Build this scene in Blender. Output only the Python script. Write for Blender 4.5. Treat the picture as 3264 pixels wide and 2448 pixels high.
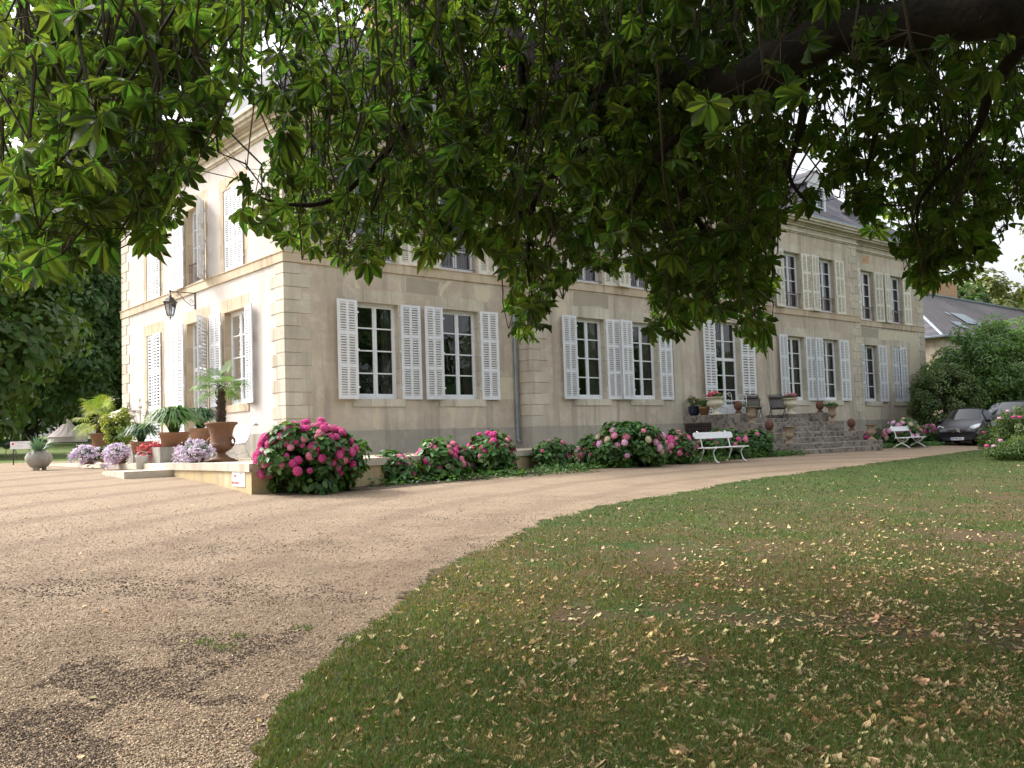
import bpy, math, random
import numpy as np
from mathutils import Vector, Matrix
sc = bpy.context.scene
for o in list(bpy.data.objects): bpy.data.objects.remove(o)
R = math.radians; pi = math.pi
rng = np.random.default_rng(7); random.seed(7)
# ------------------------------------------------------------------ camera
F = 2931.76                                   # focal length in pixels of the 3264 px wide photograph
CAM = np.array([-11.747, -22.903, 1.6])
FW = np.array([.65491825, .75325073, .06079]); RT = np.array([.75555419, -.65424883, -.03311096]); UP = np.array([-.01483093, -.06761511, .99760124])
cam = bpy.data.cameras.new('camera'); co = bpy.data.objects.new('camera', cam); sc.collection.objects.link(co)
cam.sensor_width = 36; cam.lens = 36 * F / 3264; cam.clip_start = .05; cam.clip_end = 900
co.matrix_world = Matrix([[RT[i], UP[i], -FW[i], CAM[i]] for i in range(3)] + [[0, 0, 0, 1]])
sc.camera = co
# ------------------------------------------------------------------ world, sun, exposure
SUN_EL, SUN_AZ = R(46), R(-28)                # azimuth measured from +y towards +x
w = bpy.data.worlds.new('World'); sc.world = w; w.use_nodes = True
nt = w.node_tree; nt.nodes.clear()
sky = nt.nodes.new('ShaderNodeTexSky'); sky.sky_type = 'NISHITA'; sky.sun_disc = False
sky.sun_elevation = SUN_EL; sky.sun_rotation = SUN_AZ; sky.air_density = 1.3; sky.dust_density = 6; sky.ozone_density = 1
hs = nt.nodes.new('ShaderNodeHueSaturation'); hs.inputs['Saturation'].default_value = .25; hs.inputs['Value'].default_value = 1.8
bg = nt.nodes.new('ShaderNodeBackground'); bg.inputs[1].default_value = .15
wo = nt.nodes.new('ShaderNodeOutputWorld')
nt.links.new(sky.outputs[0], hs.inputs['Color']); nt.links.new(hs.outputs[0], bg.inputs[0]); nt.links.new(bg.outputs[0], wo.inputs[0])
sd = bpy.data.lights.new('sun', 'SUN'); sd.energy = 1.7; sd.angle = R(10); sd.color = (1, .96, .91)
so = bpy.data.objects.new('sun', sd); sc.collection.objects.link(so)
sv = Vector((math.sin(SUN_AZ) * math.cos(SUN_EL), math.cos(SUN_AZ) * math.cos(SUN_EL), math.sin(SUN_EL)))
so.rotation_euler = sv.to_track_quat('Z', 'Y').to_euler()
sc.view_settings.view_transform = 'Standard'; sc.view_settings.look = 'None'; sc.view_settings.gamma = 1
sc.view_settings.exposure = 0.6
sc.cycles.max_bounces = 6; sc.cycles.transparent_max_bounces = 8; sc.cycles.caustics_reflective = False; sc.cycles.caustics_refractive = False
sc.cycles.use_denoising = True

# ------------------------------------------------------------------ geometry helpers
def gz(x, y):                                 # height of the ground
    x = np.asarray(x, float); y = np.asarray(y, float)
    p = np.interp(y, [-400, -60, 0, 3, 16, 38, 100, 170, 400], [-2.5, -1.922, 1.186, 1.255, 1.40, 1.50, 3.65, 5.5, 6.5])
    return p - .0052 * np.clip(x + 11.75, -60, 90)
def ray(px, py): return FW + (px - 1632) / F * RT - (py - 1224) / F * UP
def W(px, py, d): return CAM + ray(px, py) * d
def G(px, py):                                # the spot of ground seen at a pixel
    r = ray(px, py); lo, hi = 1., 300.
    for i in range(3, 400):
        d = i * .75; q = CAM + r * d
        if q[2] < gz(q[0], q[1]): hi = d; lo = d - .75; break
    for _ in range(30):
        m = (lo + hi) / 2; q = CAM + r * m
        if q[2] < gz(q[0], q[1]): hi = m
        else: lo = m
    q = CAM + r * hi; return Vector((q[0], q[1], float(gz(q[0], q[1]))))
def proj(v):
    q = v - CAM; z = q @ FW
    return 1632 + F * (q @ RT) / z, 1224 - F * (q @ UP) / z, z
col = sc.collection
class MB:
    def __init__(s): s.v = []; s.f = []; s.sm = False
    def add(s, vs, fs):
        n = len(s.v); s.v += [tuple(v) for v in vs]; s.f += [tuple(i + n for i in f) for f in fs]; return s
    def box(s, x0, x1, y0, y1, z0, z1):
        return s.add([(x, y, z) for x in (x0, x1) for y in (y0, y1) for z in (z0, z1)],
                     [(0, 1, 3, 2), (4, 6, 7, 5), (0, 4, 5, 1), (2, 3, 7, 6), (0, 2, 6, 4), (1, 5, 7, 3)])
    def obox(s, c, sx, sy, sz, rz=0, M=None):
        m = M if M else Matrix.Translation(c) @ Matrix.Rotation(rz, 4, 'Z')
        vs = [m @ Vector((x * sx / 2, y * sy / 2, z * sz / 2)) for x in (-1, 1) for y in (-1, 1) for z in (-1, 1)]
        return s.add(vs, [(0, 1, 3, 2), (4, 6, 7, 5), (0, 4, 5, 1), (2, 3, 7, 6), (0, 2, 6, 4), (1, 5, 7, 3)])
    def lathe(s, prof, n=20, c=(0, 0, 0), amp=0, k=0):
        vs = []
        for r, z in prof:
            for i in range(n):
                a = 2 * pi * i / n; rr = r * (1 + amp * math.cos(k * a)); vs.append((c[0] + rr * math.cos(a), c[1] + rr * math.sin(a), c[2] + z))
        fs = [(j * n + i, j * n + (i + 1) % n, (j + 1) * n + (i + 1) % n, (j + 1) * n + i) for j in range(len(prof) - 1) for i in range(n)]
        fs += [tuple(reversed(range(n))), tuple((len(prof) - 1) * n + i for i in range(n))]
        return s.add(vs, fs)
    def tube(s, pts, r, n=6):
        pts = [Vector(p) for p in pts]; rs = r if isinstance(r, (list, tuple)) else [r] * len(pts); vs = []
        for i, p in enumerate(pts):
            t = (pts[min(i + 1, len(pts) - 1)] - pts[max(i - 1, 0)])
            if t.length < 1e-6: t = Vector((0, 0, 1))
            t.normalize(); a = t.cross(Vector((0, 0, 1)) if abs(t.z) < .9 else Vector((1, 0, 0))).normalized(); b = t.cross(a)
            vs += [p + (a * math.cos(2 * pi * k / n) + b * math.sin(2 * pi * k / n)) * rs[i] for k in range(n)]
        fs = [(j * n + i, j * n + (i + 1) % n, (j + 1) * n + (i + 1) % n, (j + 1) * n + i) for j in range(len(pts) - 1) for i in range(n)]
        fs += [tuple(reversed(range(n))), tuple((len(pts) - 1) * n + i for i in range(n))]
        return s.add(vs, fs)
    def prism(s, poly, z0, z1):
        n = len(poly); vs = [(x, y, z0) for x, y in poly] + [(x, y, z1) for x, y in poly]
        return s.add(vs, [tuple(reversed(range(n))), tuple(range(n, 2 * n))] + [(i, (i + 1) % n, n + (i + 1) % n, n + i) for i in range(n)])
    def mesh(s, name, smooth=False):
        me = bpy.data.meshes.new(name); me.from_pydata(s.v, [], s.f); me.validate()
        if smooth: me.polygons.foreach_set('use_smooth', [True] * len(me.polygons))
        return me
    def build(s, name, m, parent=None, smooth=False, M=None, bevel=0):
        if M is not None: s.v = [tuple(M @ Vector(v)) for v in s.v]
        me = s.mesh(name, smooth); me.materials.append(m)
        o = bpy.data.objects.new(name, me); col.objects.link(o); o.parent = parent
        if bevel:
            b = o.modifiers.new('bevel', 'BEVEL'); b.width = bevel; b.segments = 2; b.limit_method = 'ANGLE'
        return o
def fix_normals(o):
    import bmesh
    bm = bmesh.new(); bm.from_mesh(o.data); bmesh.ops.recalc_face_normals(bm, faces=bm.faces); bm.to_mesh(o.data); bm.free()
def npm(name, v, f, m, parent=None, smooth=False):
    v = np.asarray(v, np.float32); f = np.asarray(f, np.int32); me = bpy.data.meshes.new(name); k = f.shape[1]
    me.vertices.add(len(v)); me.vertices.foreach_set('co', v.ravel())
    me.loops.add(f.size); me.loops.foreach_set('vertex_index', f.ravel())
    me.polygons.add(len(f)); me.polygons.foreach_set('loop_start', np.arange(0, f.size, k, dtype=np.int32))
    if smooth: me.polygons.foreach_set('use_smooth', np.ones(len(f), bool))
    me.update(calc_edges=True); me.materials.append(m)
    o = bpy.data.objects.new(name, me); col.objects.link(o); o.parent = parent; return o
def tag(o, label=None, cat=None, group=None, kind=None):
    if label: o['label'] = label
    if cat: o['category'] = cat
    if group: o['group'] = group
    if kind: o['kind'] = kind
    return o
def empty(name, loc=(0, 0, 0), rz=0, label=None, cat=None, group=None):
    o = bpy.data.objects.new(name, None); col.objects.link(o); o.location = loc; o.rotation_euler = (0, 0, rz); o.empty_display_size = .1
    return tag(o, label, cat, group)
KIDS = {}
def copy_tree(o, loc=None, rz=None, label=None, s=None):
    allo = list(bpy.data.objects)
    def rec(a, par):
        c = a.copy(); col.objects.link(c); c.parent = par
        for ch in [x for x in allo if x.parent == a]: rec(ch, c)
        return c
    c = rec(o, None)
    if loc is not None: c.location = loc
    if rz is not None: c.rotation_euler = (0, 0, rz)
    if label: c['label'] = label
    if s: c.scale = (s, s, s)
    return c

# ------------------------------------------------------------------ materials
def mat(name, c, rough=.8, c2=None, sc1=3., detail=6, lo=.35, hi=.65, bump=0, bs=40., metal=0, coat=0, extra=None, spec=.3, island=0):
    m = bpy.data.materials.new(name); m.use_nodes = True; t = m.node_tree; b = t.nodes['Principled BSDF']
    b.inputs['Roughness'].default_value = rough; b.inputs['Metallic'].default_value = metal; b.inputs['Specular IOR Level'].default_value = spec
    if coat: b.inputs['Coat Weight'].default_value = coat
    b.inputs['Base Color'].default_value = (*c, 1)
    tc = t.nodes.new('ShaderNodeTexCoord'); ge = t.nodes.new('ShaderNodeNewGeometry'); last = None
    pos = ge.outputs['Position'] if extra != 'obj' else tc.outputs['Object']
    if c2 is not None:
        n = t.nodes.new('ShaderNodeTexNoise'); n.inputs['Scale'].default_value = sc1; n.inputs['Detail'].default_value = detail; n.inputs['Roughness'].default_value = .62
        t.links.new(pos, n.inputs['Vector'])
        r = t.nodes.new('ShaderNodeValToRGB'); r.color_ramp.elements[0].position = lo; r.color_ramp.elements[1].position = hi
        r.color_ramp.elements[0].color = (*c, 1); r.color_ramp.elements[1].color = (*c2, 1)
        t.links.new(n.outputs['Fac'], r.inputs['Fac']); last = r.outputs['Color']
    if island:
        h = t.nodes.new('ShaderNodeHueSaturation'); mr = t.nodes.new('ShaderNodeMapRange')
        mr.inputs['To Min'].default_value = 1 - island; mr.inputs['To Max'].default_value = 1 + island
        t.links.new(ge.outputs['Random Per Island'], mr.inputs['Value']); t.links.new(mr.outputs[0], h.inputs['Value'])
        if last: t.links.new(last, h.inputs['Color'])
        else: h.inputs['Color'].default_value = (*c, 1)
        last = h.outputs['Color']
    if last: t.links.new(last, b.inputs['Base Color'])
    if bump:
        n2 = t.nodes.new('ShaderNodeTexNoise'); n2.inputs['Scale'].default_value = bs; n2.inputs['Detail'].default_value = 4; t.links.new(pos, n2.inputs['Vector'])
        bp = t.nodes.new('ShaderNodeBump'); bp.inputs['Strength'].default_value = bump; bp.inputs['Distance'].default_value = .02
        t.links.new(n2.outputs['Fac'], bp.inputs['Height']); t.links.new(bp.outputs[0], b.inputs['Normal'])
    m['last'] = 0
    return m
def N(t, kind, **kw):
    n = t.nodes.new(kind)
    for k, v in kw.items():
        if k in n.inputs: n.inputs[k].default_value = v
        else: setattr(n, k, v)
    return n
def mix(t, fac, a, b, mode='MIX'):
    n = t.nodes.new('ShaderNodeMix'); n.data_type = 'RGBA'; n.blend_type = mode
    for sock, val in ((n.inputs[0], fac), (n.inputs[6], a), (n.inputs[7], b)):
        if isinstance(val, bpy.types.NodeSocket): t.links.new(val, sock)
        elif isinstance(val, (tuple, list)): sock.default_value = (*val, 1)
        else: sock.default_value = val
    return n.outputs[2]
def ramp(t, val, a, b, ca=(0, 0, 0), cb=(1, 1, 1)):
    r = t.nodes.new('ShaderNodeValToRGB'); r.color_ramp.elements[0].position = a; r.color_ramp.elements[1].position = b
    r.color_ramp.elements[0].color = (*ca, 1); r.color_ramp.elements[1].color = (*cb, 1); t.links.new(val, r.inputs[0]); return r.outputs[0]
def noise(t, pos, s, d=5, ro=.6, stretch=None):
    if stretch:
        mp = t.nodes.new('ShaderNodeMapping'); mp.inputs['Scale'].default_value = stretch; t.links.new(pos, mp.inputs[0]); pos = mp.outputs[0]
    n = t.nodes.new('ShaderNodeTexNoise'); n.inputs['Scale'].default_value = s; n.inputs['Detail'].default_value = d; n.inputs['Roughness'].default_value = ro
    t.links.new(pos, n.inputs['Vector']); return n.outputs['Fac']
def leafmat(name, c, c2, trans=.35, rough=.45, var=.35, sc1=.6, spec=.35, hue=.03):
    m = bpy.data.materials.new(name); m.use_nodes = True; t = m.node_tree; b = t.nodes['Principled BSDF']; out = t.nodes['Material Output']
    ge = t.nodes.new('ShaderNodeNewGeometry'); n = noise(t, ge.outputs['Position'], sc1, 3)
    cc = ramp(t, n, .35, .65, c, c2)
    h = t.nodes.new('ShaderNodeHueSaturation'); mr = N(t, 'ShaderNodeMapRange'); mr.inputs['To Min'].default_value = 1 - var; mr.inputs['To Max'].default_value = 1 + var
    t.links.new(ge.outputs['Random Per Island'], mr.inputs['Value']); t.links.new(mr.outputs[0], h.inputs['Value']); t.links.new(cc, h.inputs['Color'])
    ma = t.nodes.new('ShaderNodeMath'); ma.operation = 'MULTIPLY'; ma.inputs[1].default_value = 7.31; t.links.new(ge.outputs['Random Per Island'], ma.inputs[0])
    fr = t.nodes.new('ShaderNodeMath'); fr.operation = 'FRACT'; t.links.new(ma.outputs[0], fr.inputs[0])
    mh = N(t, 'ShaderNodeMapRange'); mh.inputs['To Min'].default_value = .5 - hue; mh.inputs['To Max'].default_value = .5 + hue
    t.links.new(fr.outputs[0], mh.inputs['Value']); t.links.new(mh.outputs[0], h.inputs['Hue'])
    t.links.new(h.outputs[0], b.inputs['Base Color']); b.inputs['Roughness'].default_value = rough; b.inputs['Specular IOR Level'].default_value = spec
    tr = t.nodes.new('ShaderNodeBsdfTranslucent'); mx = t.nodes.new('ShaderNodeMixShader'); mx.inputs[0].default_value = trans
    yl = mix(t, 1., h.outputs[0], (1.8, 1.9, .75), 'MULTIPLY'); t.links.new(yl, tr.inputs['Color'])
    t.links.new(b.outputs[0], mx.inputs[1]); t.links.new(tr.outputs[0], mx.inputs[2]); t.links.new(mx.outputs[0], out.inputs[0])
    return m
def stucco(name, base, dark, stain, light, isl=0):
    m = bpy.data.materials.new(name); m.use_nodes = True; t = m.node_tree; b = t.nodes['Principled BSDF']; b.inputs['Roughness'].default_value = .92; b.inputs['Specular IOR Level'].default_value = .15
    p = t.nodes.new('ShaderNodeNewGeometry').outputs['Position']
    c = mix(t, ramp(t, noise(t, p, .45, 6), .40, .58), base, dark)
    c = mix(t, ramp(t, noise(t, p, 2.2, 7, .7), .5, .72), c, light)
    st = ramp(t, noise(t, p, 1.0, 5, .65, (2.6, 2.6, .22)), .50, .68)
    sm = t.nodes.new('ShaderNodeMath'); sm.operation = 'MULTIPLY'; sm.inputs[1].default_value = .85; t.links.new(st, sm.inputs[0])
    c = mix(t, sm.outputs[0], c, stain)
    sp = ramp(t, noise(t, p, 38, 4), .3, .7, (.9, .9, .9), (1.07, 1.07, 1.07)); c = mix(t, 1., c, sp, 'MULTIPLY')
    if isl:
        gi_ = t.nodes.new('ShaderNodeNewGeometry'); c = mix(t, 1., c, ramp(t, gi_.outputs['Random Per Island'], 0, 1, (1 - isl, 1 - isl, 1 - isl * 1.1), (1 + isl, 1 + isl, 1 + isl * .8)), 'MULTIPLY')
    t.links.new(c, b.inputs['Base Color'])
    bp = t.nodes.new('ShaderNodeBump'); bp.inputs['Strength'].default_value = .35; bp.inputs['Distance'].default_value = .012
    t.links.new(noise(t, p, 28, 6), bp.inputs['Height']); t.links.new(bp.outputs[0], b.inputs['Normal'])
    return m
M = {}
M['stucco_front'] = stucco('tan_render', (.60, .52, .425), (.50, .42, .335), (.36, .315, .265), (.67, .61, .52))
M['stucco_side'] = stucco('pale_render', (.62, .575, .54), (.59, .54, .50), (.52, .47, .43), (.66, .61, .575))
M['stone'] = stucco('limestone', (.58, .53, .45), (.51, .46, .38), (.38, .33, .27), (.64, .59, .51), .13)
M['stone_warm'] = stucco('warm_limestone', (.59, .50, .38), (.52, .42, .31), (.36, .26, .19), (.63, .56, .46), .12)
M['stone_grey'] = stucco('grey_limestone', (.42, .39, .34), (.36, .34, .30), (.26, .25, .23), (.50, .46, .39))
M['plinth'] = stucco('plinth_render', (.42, .385, .33), (.35, .325, .285), (.26, .24, .21), (.48, .43, .36))
M['patch'] = mat('cream_patch', (.66, .59, .45), .95, (.60, .53, .40), 3, bump=.2)
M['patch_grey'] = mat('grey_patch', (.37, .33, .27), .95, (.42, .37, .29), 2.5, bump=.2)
M['brick'] = mat('bare_brick', (.50, .27, .15), .95, (.58, .40, .26), 6, bump=.3)
def paint(name, c, c2):
    m = mat(name, c, .45, c2, 5, 6, .50, .76, bump=.08, bs=30); t = m.node_tree; b = t.nodes['Principled BSDF']; oi = t.nodes.new('ShaderNodeObjectInfo'); src = b.inputs['Base Color'].links[0].from_socket
    t.links.new(mix(t, 1., src, ramp(t, oi.outputs['Random'], 0, 1, (.84, .85, .86), (1.04, 1.03, 1.02)), 'MULTIPLY'), b.inputs['Base Color']); return m
M['white'] = paint('white_paint', (.80, .82, .86), (.70, .70, .70))
M['cream'] = paint('cream_paint', (.78, .75, .66), (.62, .52, .40))
M['whitemetal'] = mat('white_iron', (.82, .83, .85), .35, (.72, .72, .72), 9, lo=.5, hi=.8)
M['dark'] = mat('dark_room', (.02, .02, .022), .9)
M['iron'] = mat('dark_iron', (.03, .028, .028), .45, (.06, .045, .04), 12)
M['rail'] = mat('rusty_iron', (.10, .06, .05), .7, (.17, .11, .10), 10)
M['zinc'] = mat('zinc', (.20, .25, .30), .45, (.30, .34, .37), 3, metal=.4)
M['curtain'] = mat('curtain', (.30, .27, .24), .9, (.24, .21, .19), 5)
M['redcurtain'] = mat('red_curtain', (.28, .05, .06), .9)
def glass():
    m = bpy.data.materials.new('window_glass'); m.use_nodes = True; t = m.node_tree; t.nodes.remove(t.nodes['Principled BSDF']); out = t.nodes['Material Output']
    fr = N(t, 'ShaderNodeFresnel', IOR=1.5); gl = t.nodes.new('ShaderNodeBsdfGlossy'); gl.inputs['Roughness'].default_value = .03; gl.inputs['Color'].default_value = (.9, .93, 1, 1)
    tr = t.nodes.new('ShaderNodeBsdfTransparent'); tr.inputs[0].default_value = (.6, .62, .62, 1); mx = t.nodes.new('ShaderNodeMixShader')
    p = t.nodes.new('ShaderNodeNewGeometry').outputs['Position']; bp = N(t, 'ShaderNodeBump', Strength=.25, Distance=.02); t.links.new(noise(t, p, 2.2, 2), bp.inputs['Height'])
    t.links.new(bp.outputs[0], gl.inputs['Normal']); mr = N(t, 'ShaderNodeMapRange'); mr.inputs['From Max'].default_value = 1; mr.inputs['To Min'].default_value = .03; mr.inputs['To Max'].default_value = 1.; t.links.new(fr.outputs[0], mr.inputs[0])
    t.links.new(mr.outputs[0], mx.inputs[0]); t.links.new(tr.outputs[0], mx.inputs[1]); t.links.new(gl.outputs[0], mx.inputs[2]); t.links.new(mx.outputs[0], out.inputs[0]); return m
M['glass'] = glass()
def slate():
    m = bpy.data.materials.new('slate'); m.use_nodes = True; t = m.node_tree; b = t.nodes['Principled BSDF']; b.inputs['Roughness'].default_value = .75; b.inputs['Specular IOR Level'].default_value = .25
    tc = t.nodes.new('ShaderNodeTexCoord'); p = t.nodes.new('ShaderNodeNewGeometry').outputs['Position']
    mp = t.nodes.new('ShaderNodeMapping'); mp.inputs['Rotation'].default_value = (R(90), 0, 0); t.links.new(p, mp.inputs[0])
    br = N(t, 'ShaderNodeTexBrick', Scale=1.); br.inputs['Color1'].default_value = (.075, .075, .095, 1); br.inputs['Color2'].default_value = (.12, .115, .14, 1); br.inputs['Mortar'].default_value = (.035, .035, .045, 1)
    br.inputs['Mortar Size'].default_value = .012; br.inputs['Brick Width'].default_value = .24; br.inputs['Row Height'].default_value = .15; t.links.new(mp.outputs[0], br.inputs['Vector'])
    c = mix(t, ramp(t, noise(t, p, .8, 6), .45, .75), br.outputs['Color'], (.17, .155, .15)); t.links.new(c, b.inputs['Base Color']); return m
M['slate'] = slate()
def old_tiles():
    m = bpy.data.materials.new('weathered_slates'); m.use_nodes = True; t = m.node_tree; b = t.nodes['Principled BSDF']; b.inputs['Roughness'].default_value = .7
    p = t.nodes.new('ShaderNodeNewGeometry').outputs['Position']
    c = ramp(t, noise(t, p, .5, 7), .35, .65, (.055, .05, .058), (.10, .085, .09))
    wv = N(t, 'ShaderNodeTexWave', Scale=.55, Distortion=5., Detail=4.); wv.bands_direction = 'X'; t.links.new(p, wv.inputs[0])
    c = mix(t, ramp(t, wv.outputs['Fac'], .80, .98), c, (.19, .18, .18)); t.links.new(c, b.inputs['Base Color'])
    bp = N(t, 'ShaderNodeBump', Strength=.5, Distance=.03); t.links.new(noise(t, p, 9, 3, .6, (1, 1, 3)), bp.inputs['Height']); t.links.new(bp.outputs[0], b.inputs['Normal']); return m
M['tiles'] = old_tiles()
def lichen():
    m = bpy.data.materials.new('lichened_granite'); m.use_nodes = True; t = m.node_tree; b = t.nodes['Principled BSDF']; b.inputs['Roughness'].default_value = .95
    p = t.nodes.new('ShaderNodeNewGeometry').outputs['Position']
    c = ramp(t, noise(t, p, 1.6, 6), .35, .65, (.20, .17, .145), (.33, .29, .24))
    c = mix(t, ramp(t, noise(t, p, 6, 6, .7), .50, .60), c, (.085, .08, .075)); c = mix(t, ramp(t, noise(t, p, 9, 5, .7), .62, .68), c, (.46, .45, .40))
    t.links.new(c, b.inputs['Base Color']); bp = N(t, 'ShaderNodeBump', Strength=.6, Distance=.03); t.links.new(noise(t, p, 14, 6), bp.inputs['Height']); t.links.new(bp.outputs[0], b.inputs['Normal']); return m
M['lichen'] = lichen()
M['terra'] = mat('terracotta', (.33, .16, .085), .85, (.26, .15, .10), 5, bump=.3, bs=30)
M['terra_dark'] = mat('aged_terracotta', (.17, .07, .045), .85, (.10, .055, .045), 7, bump=.4, bs=25)
M['urnstone'] = mat('weathered_urn', (.36, .26, .17), .9, (.24, .19, .14), 8, bump=.4, bs=25)
M['castiron'] = mat('rusted_cast_iron', (.24, .11, .055), .8, (.15, .10, .075), 7, bump=.5, bs=18)
M['cream_urn'] = mat('cream_urn', (.72, .67, .50), .6, (.60, .55, .42), 8, bump=.1)
M['blue'] = mat('glazed_blue', (.012, .018, .05), .15, coat=.5)
M['bark'] = mat('bark', (.030, .023, .018), .95, (.014, .011, .010), 9, bump=1., bs=22)
M['twig'] = mat('twig', (.06, .048, .034), .9)
M['palmtrunk'] = mat('palm_fibre', (.10, .07, .05), .95, (.05, .035, .028), 14, bump=1., bs=30)
M['fabric'] = mat('sling_fabric', (.09, .085, .09), .8, (.13, .11, .10), 3)
M['tent'] = mat('canvas', (.78, .66, .64), .9, (.70, .60, .58), 2)
M['sail'] = mat('sail', (.45, .62, .68), .7)
M['black'] = mat('black_metal', (.015, .015, .017), .4)
M['signwhite'] = mat('sign_white', (.82, .82, .84), .4)
M['red'] = mat('sign_red', (.75, .05, .06), .5)
M['pink'] = mat('sign_pink', (.75, .25, .28), .5)
M['grey'] = mat('sign_grey', (.55, .52, .52), .5)
M['bucket'] = mat('bucket_metal', (.62, .64, .66), .4, metal=.3)
M['chestnut'] = leafmat('chestnut_leaf', (.046, .082, .022), (.090, .14, .030), .60, .5, .5, .5, hue=.035)
M['tree_dark'] = leafmat('tree_leaf_dark', (.06, .11, .045), (.10, .16, .06), .45, .5, .4, .25)
M['tree_mid'] = leafmat('tree_leaf_mid', (.065, .12, .03), (.12, .16, .045), .35, .5, .4, .2)
M['tree_olive'] = leafmat('tree_leaf_olive', (.09, .11, .025), (.14, .15, .04), .25, .5, .35, .2)
M['laurel'] = leafmat('laurel_leaf', (.07, .14, .04), (.12, .20, .055), .35, .35, .45, .6)
M['hedge'] = leafmat('hedge_leaf', (.07, .12, .035), (.11, .15, .05), .25, .4, .45, .8)
M['hydleaf'] = leafmat('hydrangea_leaf', (.04, .10, .025), (.08, .17, .035), .25, .45, .35, 2.)
M['agap'] = leafmat('strap_leaf', (.06, .14, .03), (.10, .19, .045), .25, .4, .35, 2.)
M['agap_dark'] = leafmat('strap_leaf_dark', (.03, .08, .03), (.055, .12, .045), .2, .4, .35, 2.)
M['palmleaf'] = leafmat('palm_leaf', (.08, .16, .05), (.13, .22, .06), .3, .45, .3, 2.)
M['palmyellow'] = leafmat('palm_leaf_yellow', (.14, .22, .05), (.30, .31, .05), .3, .45, .3, 1.5)
M['agave'] = leafmat('agave_leaf', (.10, .19, .14), (.14, .23, .16), .1, .5, .3, 2.)
M['grass'] = leafmat('grass_blade', (.055, .105, .026), (.090, .14, .036), .25, .65, .5, .35, hue=.04)
M['drygrass'] = leafmat('dry_grass', (.16, .12, .06), (.24, .19, .10), .3, .8, .4, .5)
M['litter'] = leafmat('fallen_leaf', (.48, .29, .14), (.60, .48, .28), .2, .7, .55, 1.5, hue=.035)
M['petalhot'] = leafmat('magenta_petal', (.62, .065, .28), (.72, .15, .38), .2, .7, .25, 3., hue=.02)
M['petalpink'] = leafmat('pink_petal', (.70, .20, .32), (.75, .36, .46), .2, .7, .25, 3., hue=.02)
M['petalpale'] = leafmat('pale_pink_petal', (.72, .36, .55), (.80, .55, .68), .2, .7, .2, 3., hue=.02)
M['petalcream'] = leafmat('cream_petal', (.60, .58, .38), (.66, .50, .42), .2, .7, .2, 3., hue=.02)
M['lilac'] = leafmat('lilac_petal', (.70, .58, .74), (.80, .70, .82), .2, .7, .15, 3., hue=.02)
M['coral'] = leafmat('coral_petal', (.72, .10, .14), (.78, .22, .25), .2, .7, .25, 3., hue=.02)
for k in ('petalhot', 'petalpink', 'petalpale', 'petalcream', 'lilac', 'coral', 'litter'):
    for n in M[k].node_tree.nodes:
        if n.type == 'MIX': n.inputs[7].default_value = (1, 1, 1, 1)

# ------------------------------------------------------------------ ground, driveway, lawn
LE = [(-12.2, -60), (-11.9, -30), (-11.3, -23.5), (-10.6, -20.6), (-9.93, -18.98), (-9.51, -18.38), (-8.99, -17.83), (-8.59, -17.47), (-7.97, -16.96), (-7.33, -16.4), (-6.48, -15.71), (-5.56, -15.04), (-4.33, -14.23),
      (-2.58, -13.22), (-1.29, -12.71), (-.1, -12.31), (2.59, -11.68), (5.2, -10.9), (9.07, -10.25), (14.31, -9.37), (24.24, -7.73), (30, -7.1), (60, -6.6)]
def nz(x, y, s=1.):
    x = np.asarray(x) * s; y = np.asarray(y) * s
    return (np.sin(x * 1.3 + 2.1 * np.sin(y * .7 + 1)) + np.sin(y * 1.7 + 1.8 * np.sin(x * .9 + 4)) + .7 * np.sin(x * 3.1 + y * 2.3 + 1.3 * np.sin(x * 2.2 - y)) + .5 * np.sin(6.1 * x - 4.3 * y + 2 * np.sin(3 * y))) / 3.2
def jag(pts, step, amp):
    out = []
    for (x0, y0), (x1, y1) in zip(pts[:-1], pts[1:]):
        L = math.hypot(x1 - x0, y1 - y0); n = max(1, int(L / step)) if L < 40 else 3
        for i in range(n):
            t = i / n; x = x0 + (x1 - x0) * t; y = y0 + (y1 - y0) * t; a = amp * (float(nz(x, y, 2.3)) + .7 * float(nz(x, y, 9)) + random.uniform(-.45, .45))
            out.append((x - a * (y1 - y0) / L, y + a * (x1 - x0) / L))
    return out + [pts[-1]]
def inpoly(x, y, P):
    P = np.array(P); ins = np.zeros(len(x), bool); j = len(P) - 1
    for i in range(len(P)):
        a = (P[i, 1] > y) != (P[j, 1] > y)
        with np.errstate(all='ignore'):
            ins ^= a & (x < (P[j, 0] - P[i, 0]) * (y - P[i, 1]) / (P[j, 1] - P[i, 1]) + P[i, 0])
        j = i
    return ins
LAWN = jag(LE, .05, .13) + [(60, -60)]
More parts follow.
